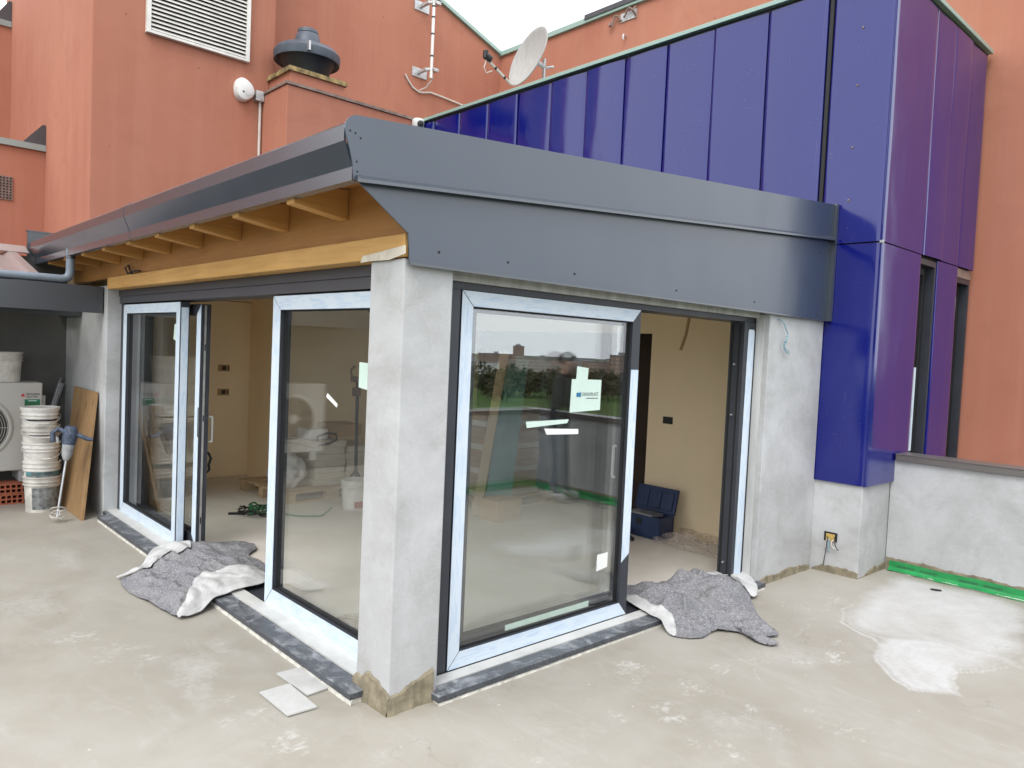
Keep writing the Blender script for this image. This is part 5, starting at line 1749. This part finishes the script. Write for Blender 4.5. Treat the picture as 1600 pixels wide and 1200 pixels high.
def person():
    base = Vector((4.34, -2.84, 0))
    V = [  # name, position (x forward, y left), radius x/y
        ('pel', (0, 0, .93), .155), ('bel', (.01, 0, 1.08), .175), ('che', (.0, 0, 1.26), .195), ('nkb', (.02, 0, 1.43), .075), ('nk', (.05, 0, 1.49), .058),
        ('h1', (.08, 0, 1.545), .085), ('h2', (.10, 0, 1.60), .098), ('h3', (.095, 0, 1.655), .075),
        ('shl', (.0, .17, 1.38), .085), ('ell', (.05, .30, 1.12), .07), ('wrl', (.27, .13, 1.14), .042), ('hal', (.345, .07, 1.17), .036),
        ('shr', (.0, -.17, 1.38), .085), ('elr', (.05, -.30, 1.12), .07), ('wrr', (.27, -.13, 1.14), .042), ('har', (.345, -.07, 1.17), .036),
        ('hil', (0, .095, .86), .115), ('knl', (.03, .11, .48), .078), ('anl', (-.02, .12, .10), .055), ('tol', (.15, .135, .045), .046),
        ('hir', (0, -.095, .86), .115), ('knr', (.06, -.11, .48), .078), ('anr', (.10, -.12, .10), .055), ('tor', (.27, -.13, .045), .046)]
    E_ = [('pel', 'bel'), ('bel', 'che'), ('che', 'nkb'), ('nkb', 'nk'), ('nk', 'h1'), ('h1', 'h2'), ('h2', 'h3'), ('che', 'shl'), ('shl', 'ell'), ('ell', 'wrl'), ('wrl', 'hal'), ('che', 'shr'), ('shr', 'elr'), ('elr', 'wrr'), ('wrr', 'har'), ('pel', 'hil'), ('hil', 'knl'), ('knl', 'anl'), ('anl', 'tol'), ('pel', 'hir'), ('hir', 'knr'), ('knr', 'anr'), ('anr', 'tor')]
    ix = {v[0]: i for i, v in enumerate(V)}
    vs = [Vector(v[1]) for v in V]
    ed = [(ix[a], ix[b]) for a, b in E_]
    rad = [v[2] for v in V]
    # fingers
    for side, s in (('hal', 1), ('har', -1)):
        h = Vector(V[ix[side]][1])
        for k in range(4):
            a = h + Vector((.035, -s * .01, .026 - .018 * k))
            b = a + Vector((.032 - .003 * k, -s * .022, .012))
            c = b + Vector((.004, -s * .030, .004))
            n0 = len(vs)
            vs += [a, b, c]
            rad += [.0105, .0095, .008]
            ed += [(ix[side], n0), (n0, n0 + 1), (n0 + 1, n0 + 2)]
        a = h + Vector((-.005, -s * .02, .040))
        n0 = len(vs)
        vs += [a, a + Vector((.025, -s * .02, .022))]
        rad += [.012, .009]
        ed += [(ix[side], n0), (n0, n0 + 1)]
    me = bpy.data.meshes.new('body')
    me.from_pydata([tuple(v) for v in vs], ed, [])
    o = bpy.data.objects.new('tmp', me)
    COL.objects.link(o)
    sk = o.modifiers.new('skin', 'SKIN')
    for i, r in enumerate(rad):
        sv_ = me.skin_vertices[0].data[i]
        sv_.radius = (r, r * (.72 if V[i][0] in ('pel', 'bel', 'che') else 1)) if i < len(V) else (r, r)
        sv_.use_root = (i == 0)
    ss = o.modifiers.new('sub', 'SUBSURF')
    ss.levels = ss.render_levels = 2
    dg = bpy.context.evaluated_depsgraph_get()
    m2 = bpy.data.meshes.new_from_object(o.evaluated_get(dg))
    bpy.data.objects.remove(o)
    for mt in ('skin', 'jacket', 'trousers', 'shoe_white'):
        m2.materials.append(M(mt))
    co = [v.co for v in m2.vertices]
    for p in m2.polygons:
        c = p.center
        p.use_smooth = True
        hand = c.x > .285 and .95 < c.z < 1.35
        if c.z > 1.465 or hand:
            p.material_index = 0
        elif c.z > .86:
            p.material_index = 1
        elif c.z > .115:
            p.material_index = 2
        else:
            p.material_index = 3
    P = thing('person', 'person in dark jacket and grey trousers by the parapet, mirrored in the right door', 'person', tuple(base))
    OFF[P] = Vector((0, 0, 0))
    P.rotation_euler = (0, 0, R_(52))
    b = bpy.data.objects.new('body', m2)
    COL.objects.link(b)
    b.parent = P
    hb = MB()
    for i in range(13):
        for j in range(24):
            th = math.pi * .62 * i / 12
            a = 2 * math.pi * j / 24
            d = Vector((math.sin(th) * math.cos(a), math.sin(th) * math.sin(a), math.cos(th)))
            k = 1 + .05 * nz(d.x * 9, d.y * 9, d.z * 9)
            hb.v.append((.070 + d.x * .108 * k - .012 * (1 - d.z), d.y * .096 * k, 1.632 + d.z * .098 * k))
    for i in range(12):
        for j in range(24):
            hb._f([i * 24 + j, i * 24 + (j + 1) % 24, (i + 1) * 24 + (j + 1) % 24, (i + 1) * 24 + j])
    part('hair', hb, 'hair', P, smooth=True)
    fc = MB()
    fc.lathe((.182, 0, 1.588), [(.016, -.02), (.013, .0), (.006, .018), (0, .022)], 10, (.9, 0, -.35))
    part('nose', fc, 'skin', P, smooth=True)
    for s in (1, -1):
        part('eye', MB().lathe((.166, s * .034, 1.612), [(.010, 0), (.007, .004), (0, .005)], 10, (.95, s * .25, -.1)), 'dark_print', P)
        part('ear', MB().lathe((.085, s * .092, 1.595), [(.026, 0), (.024, .010), (.012, .014), (0, .014)], 12, (-.2, s, 0)), 'skin', P, smooth=True)
    part('mouth', MB().box(.158, .166, -.022, .022, 1.552, 1.558), 'red_print', P)
    part('collar', MB().lathe((.03, 0, 1.425), [(.088, 0), (.080, .03), (.075, .05), (.068, .05), (.07, .0)], 24, (.15, 0, 1)), 'jacket', P, smooth='auto')
    return P


person()
pv_ = Vector((4.34, -2.84, 0))
single('phone', box(.385, .40, -.038, .038, 1.13, 1.275).xf(Matrix.Translation(pv_) @ Matrix.Rotation(R_(52), 4, 'Z')), 'black_plastic', 'dark phone held by the person mirrored in the right door', 'phone', bevel=.004)

# ================================================================== LAND BEYOND THE PARAPET
dirv = lambda a, d: (4 + d * math.cos(R_(a)), -3 + d * math.sin(R_(a)))
# apartment blocks at the edge of the park, haze put into their colours; heights in metres
blds = [(-52.5, 560, 46, 16, 'far_cream', 'long cream apartment block at the far left of the mirrored skyline'), (-50.2, 470, 30, 10.5, 'far_white', 'low white building under the mirrored skyline, left of the tower'), (-48.6, 620, 30, 18, 'far_brick', 'brick apartment block just left of the mirrored tower'), (-46.9, 600, 9, 28, 'far_brick', 'slim brick tower rising above the mirrored skyline'),
        (-45.0, 560, 40, 16.2, 'far_cream', 'cream apartment block just right of the mirrored tower'), (-42.6, 590, 34, 17.2, 'far_grey', 'grey apartment block in the middle of the mirrored skyline'), (-40.4, 540, 30, 15, 'far_brick', 'brick apartment block behind the mirrored person'), (-38.4, 575, 34, 18, 'far_cream', 'cream block right of the mirrored sticker'), (-38.9, 430, 14, 22, 'far_brick', 'tall brick tower at the right end of the mirrored skyline')]
for a, d, wd, ht, mt, lb in blds:
    x, y = dirv(a, d * 1.25)
    wd *= 1.25
    B = thing('far_building', lb, 'building', (x, y, GZ), 'apartment blocks beyond the park')
    OFF[B] = Vector((0, 0, 0))
    B.rotation_euler = (0, 0, R_(a + 90))
    ht *= .87
    part('walls', box(-wd / 2, wd / 2, -7, 7, 0, ht), mt, B)
    part('roof', MB().box(-wd / 2 - .4, wd / 2 + .4, -7.4, 7.4, ht + .001, ht + .5).box(-3, 2, -3, 2, ht + .501, ht + 2.4), 'far_grey', B)

rng = np.random.RandomState(3)
vs, fs = [], []
for _ in range(420):
    a = rng.uniform(-95, -22)
    d = rng.uniform(300, 430) if rng.rand() < .8 else rng.uniform(230, 300)
    x, y = dirv(a, d)
    h = rng.uniform(7, 12.5) * (1 if d > 300 else .7)
    r = h * rng.uniform(.3, .45)
    n = 110
    th, ph, rr = rng.rand(n) * 6.283, np.arccos(rng.uniform(-.7, 1, n)), r * (.55 + .5 * rng.rand(n))
    cx, cy, cz = x + rr * np.sin(ph) * np.cos(th), y + rr * np.sin(ph) * np.sin(th), GZ + h * .55 + rr * np.cos(ph) * 1.25
    for k in range(n):
        b = len(vs)
        s = rng.uniform(.5, 1.1)
        o3 = rng.normal(0, s, (3, 3))
        for q in range(3):
            vs.append((cx[k] + o3[q, 0], cy[k] + o3[q, 1], cz[k] + o3[q, 2]))
        fs.append((b, b + 1, b + 2))
    b = len(vs)
    vs += [(x - .3, y, GZ), (x + .3, y, GZ), (x, y + .1, GZ + h * .7)]
    fs.append((b, b + 1, b + 2))
wm = bpy.data.meshes.new('woodland')
wm.from_pydata(vs, [], fs)
wm.materials.append(M('wood_leaves'))
wo_ = bpy.data.objects.new('woodland', wm)
COL.objects.link(wo_)
wo_['kind'] = 'stuff'
wo_['label'] = 'dark belt of trees across the park, mirrored in the right door'
wo_['category'] = 'trees'
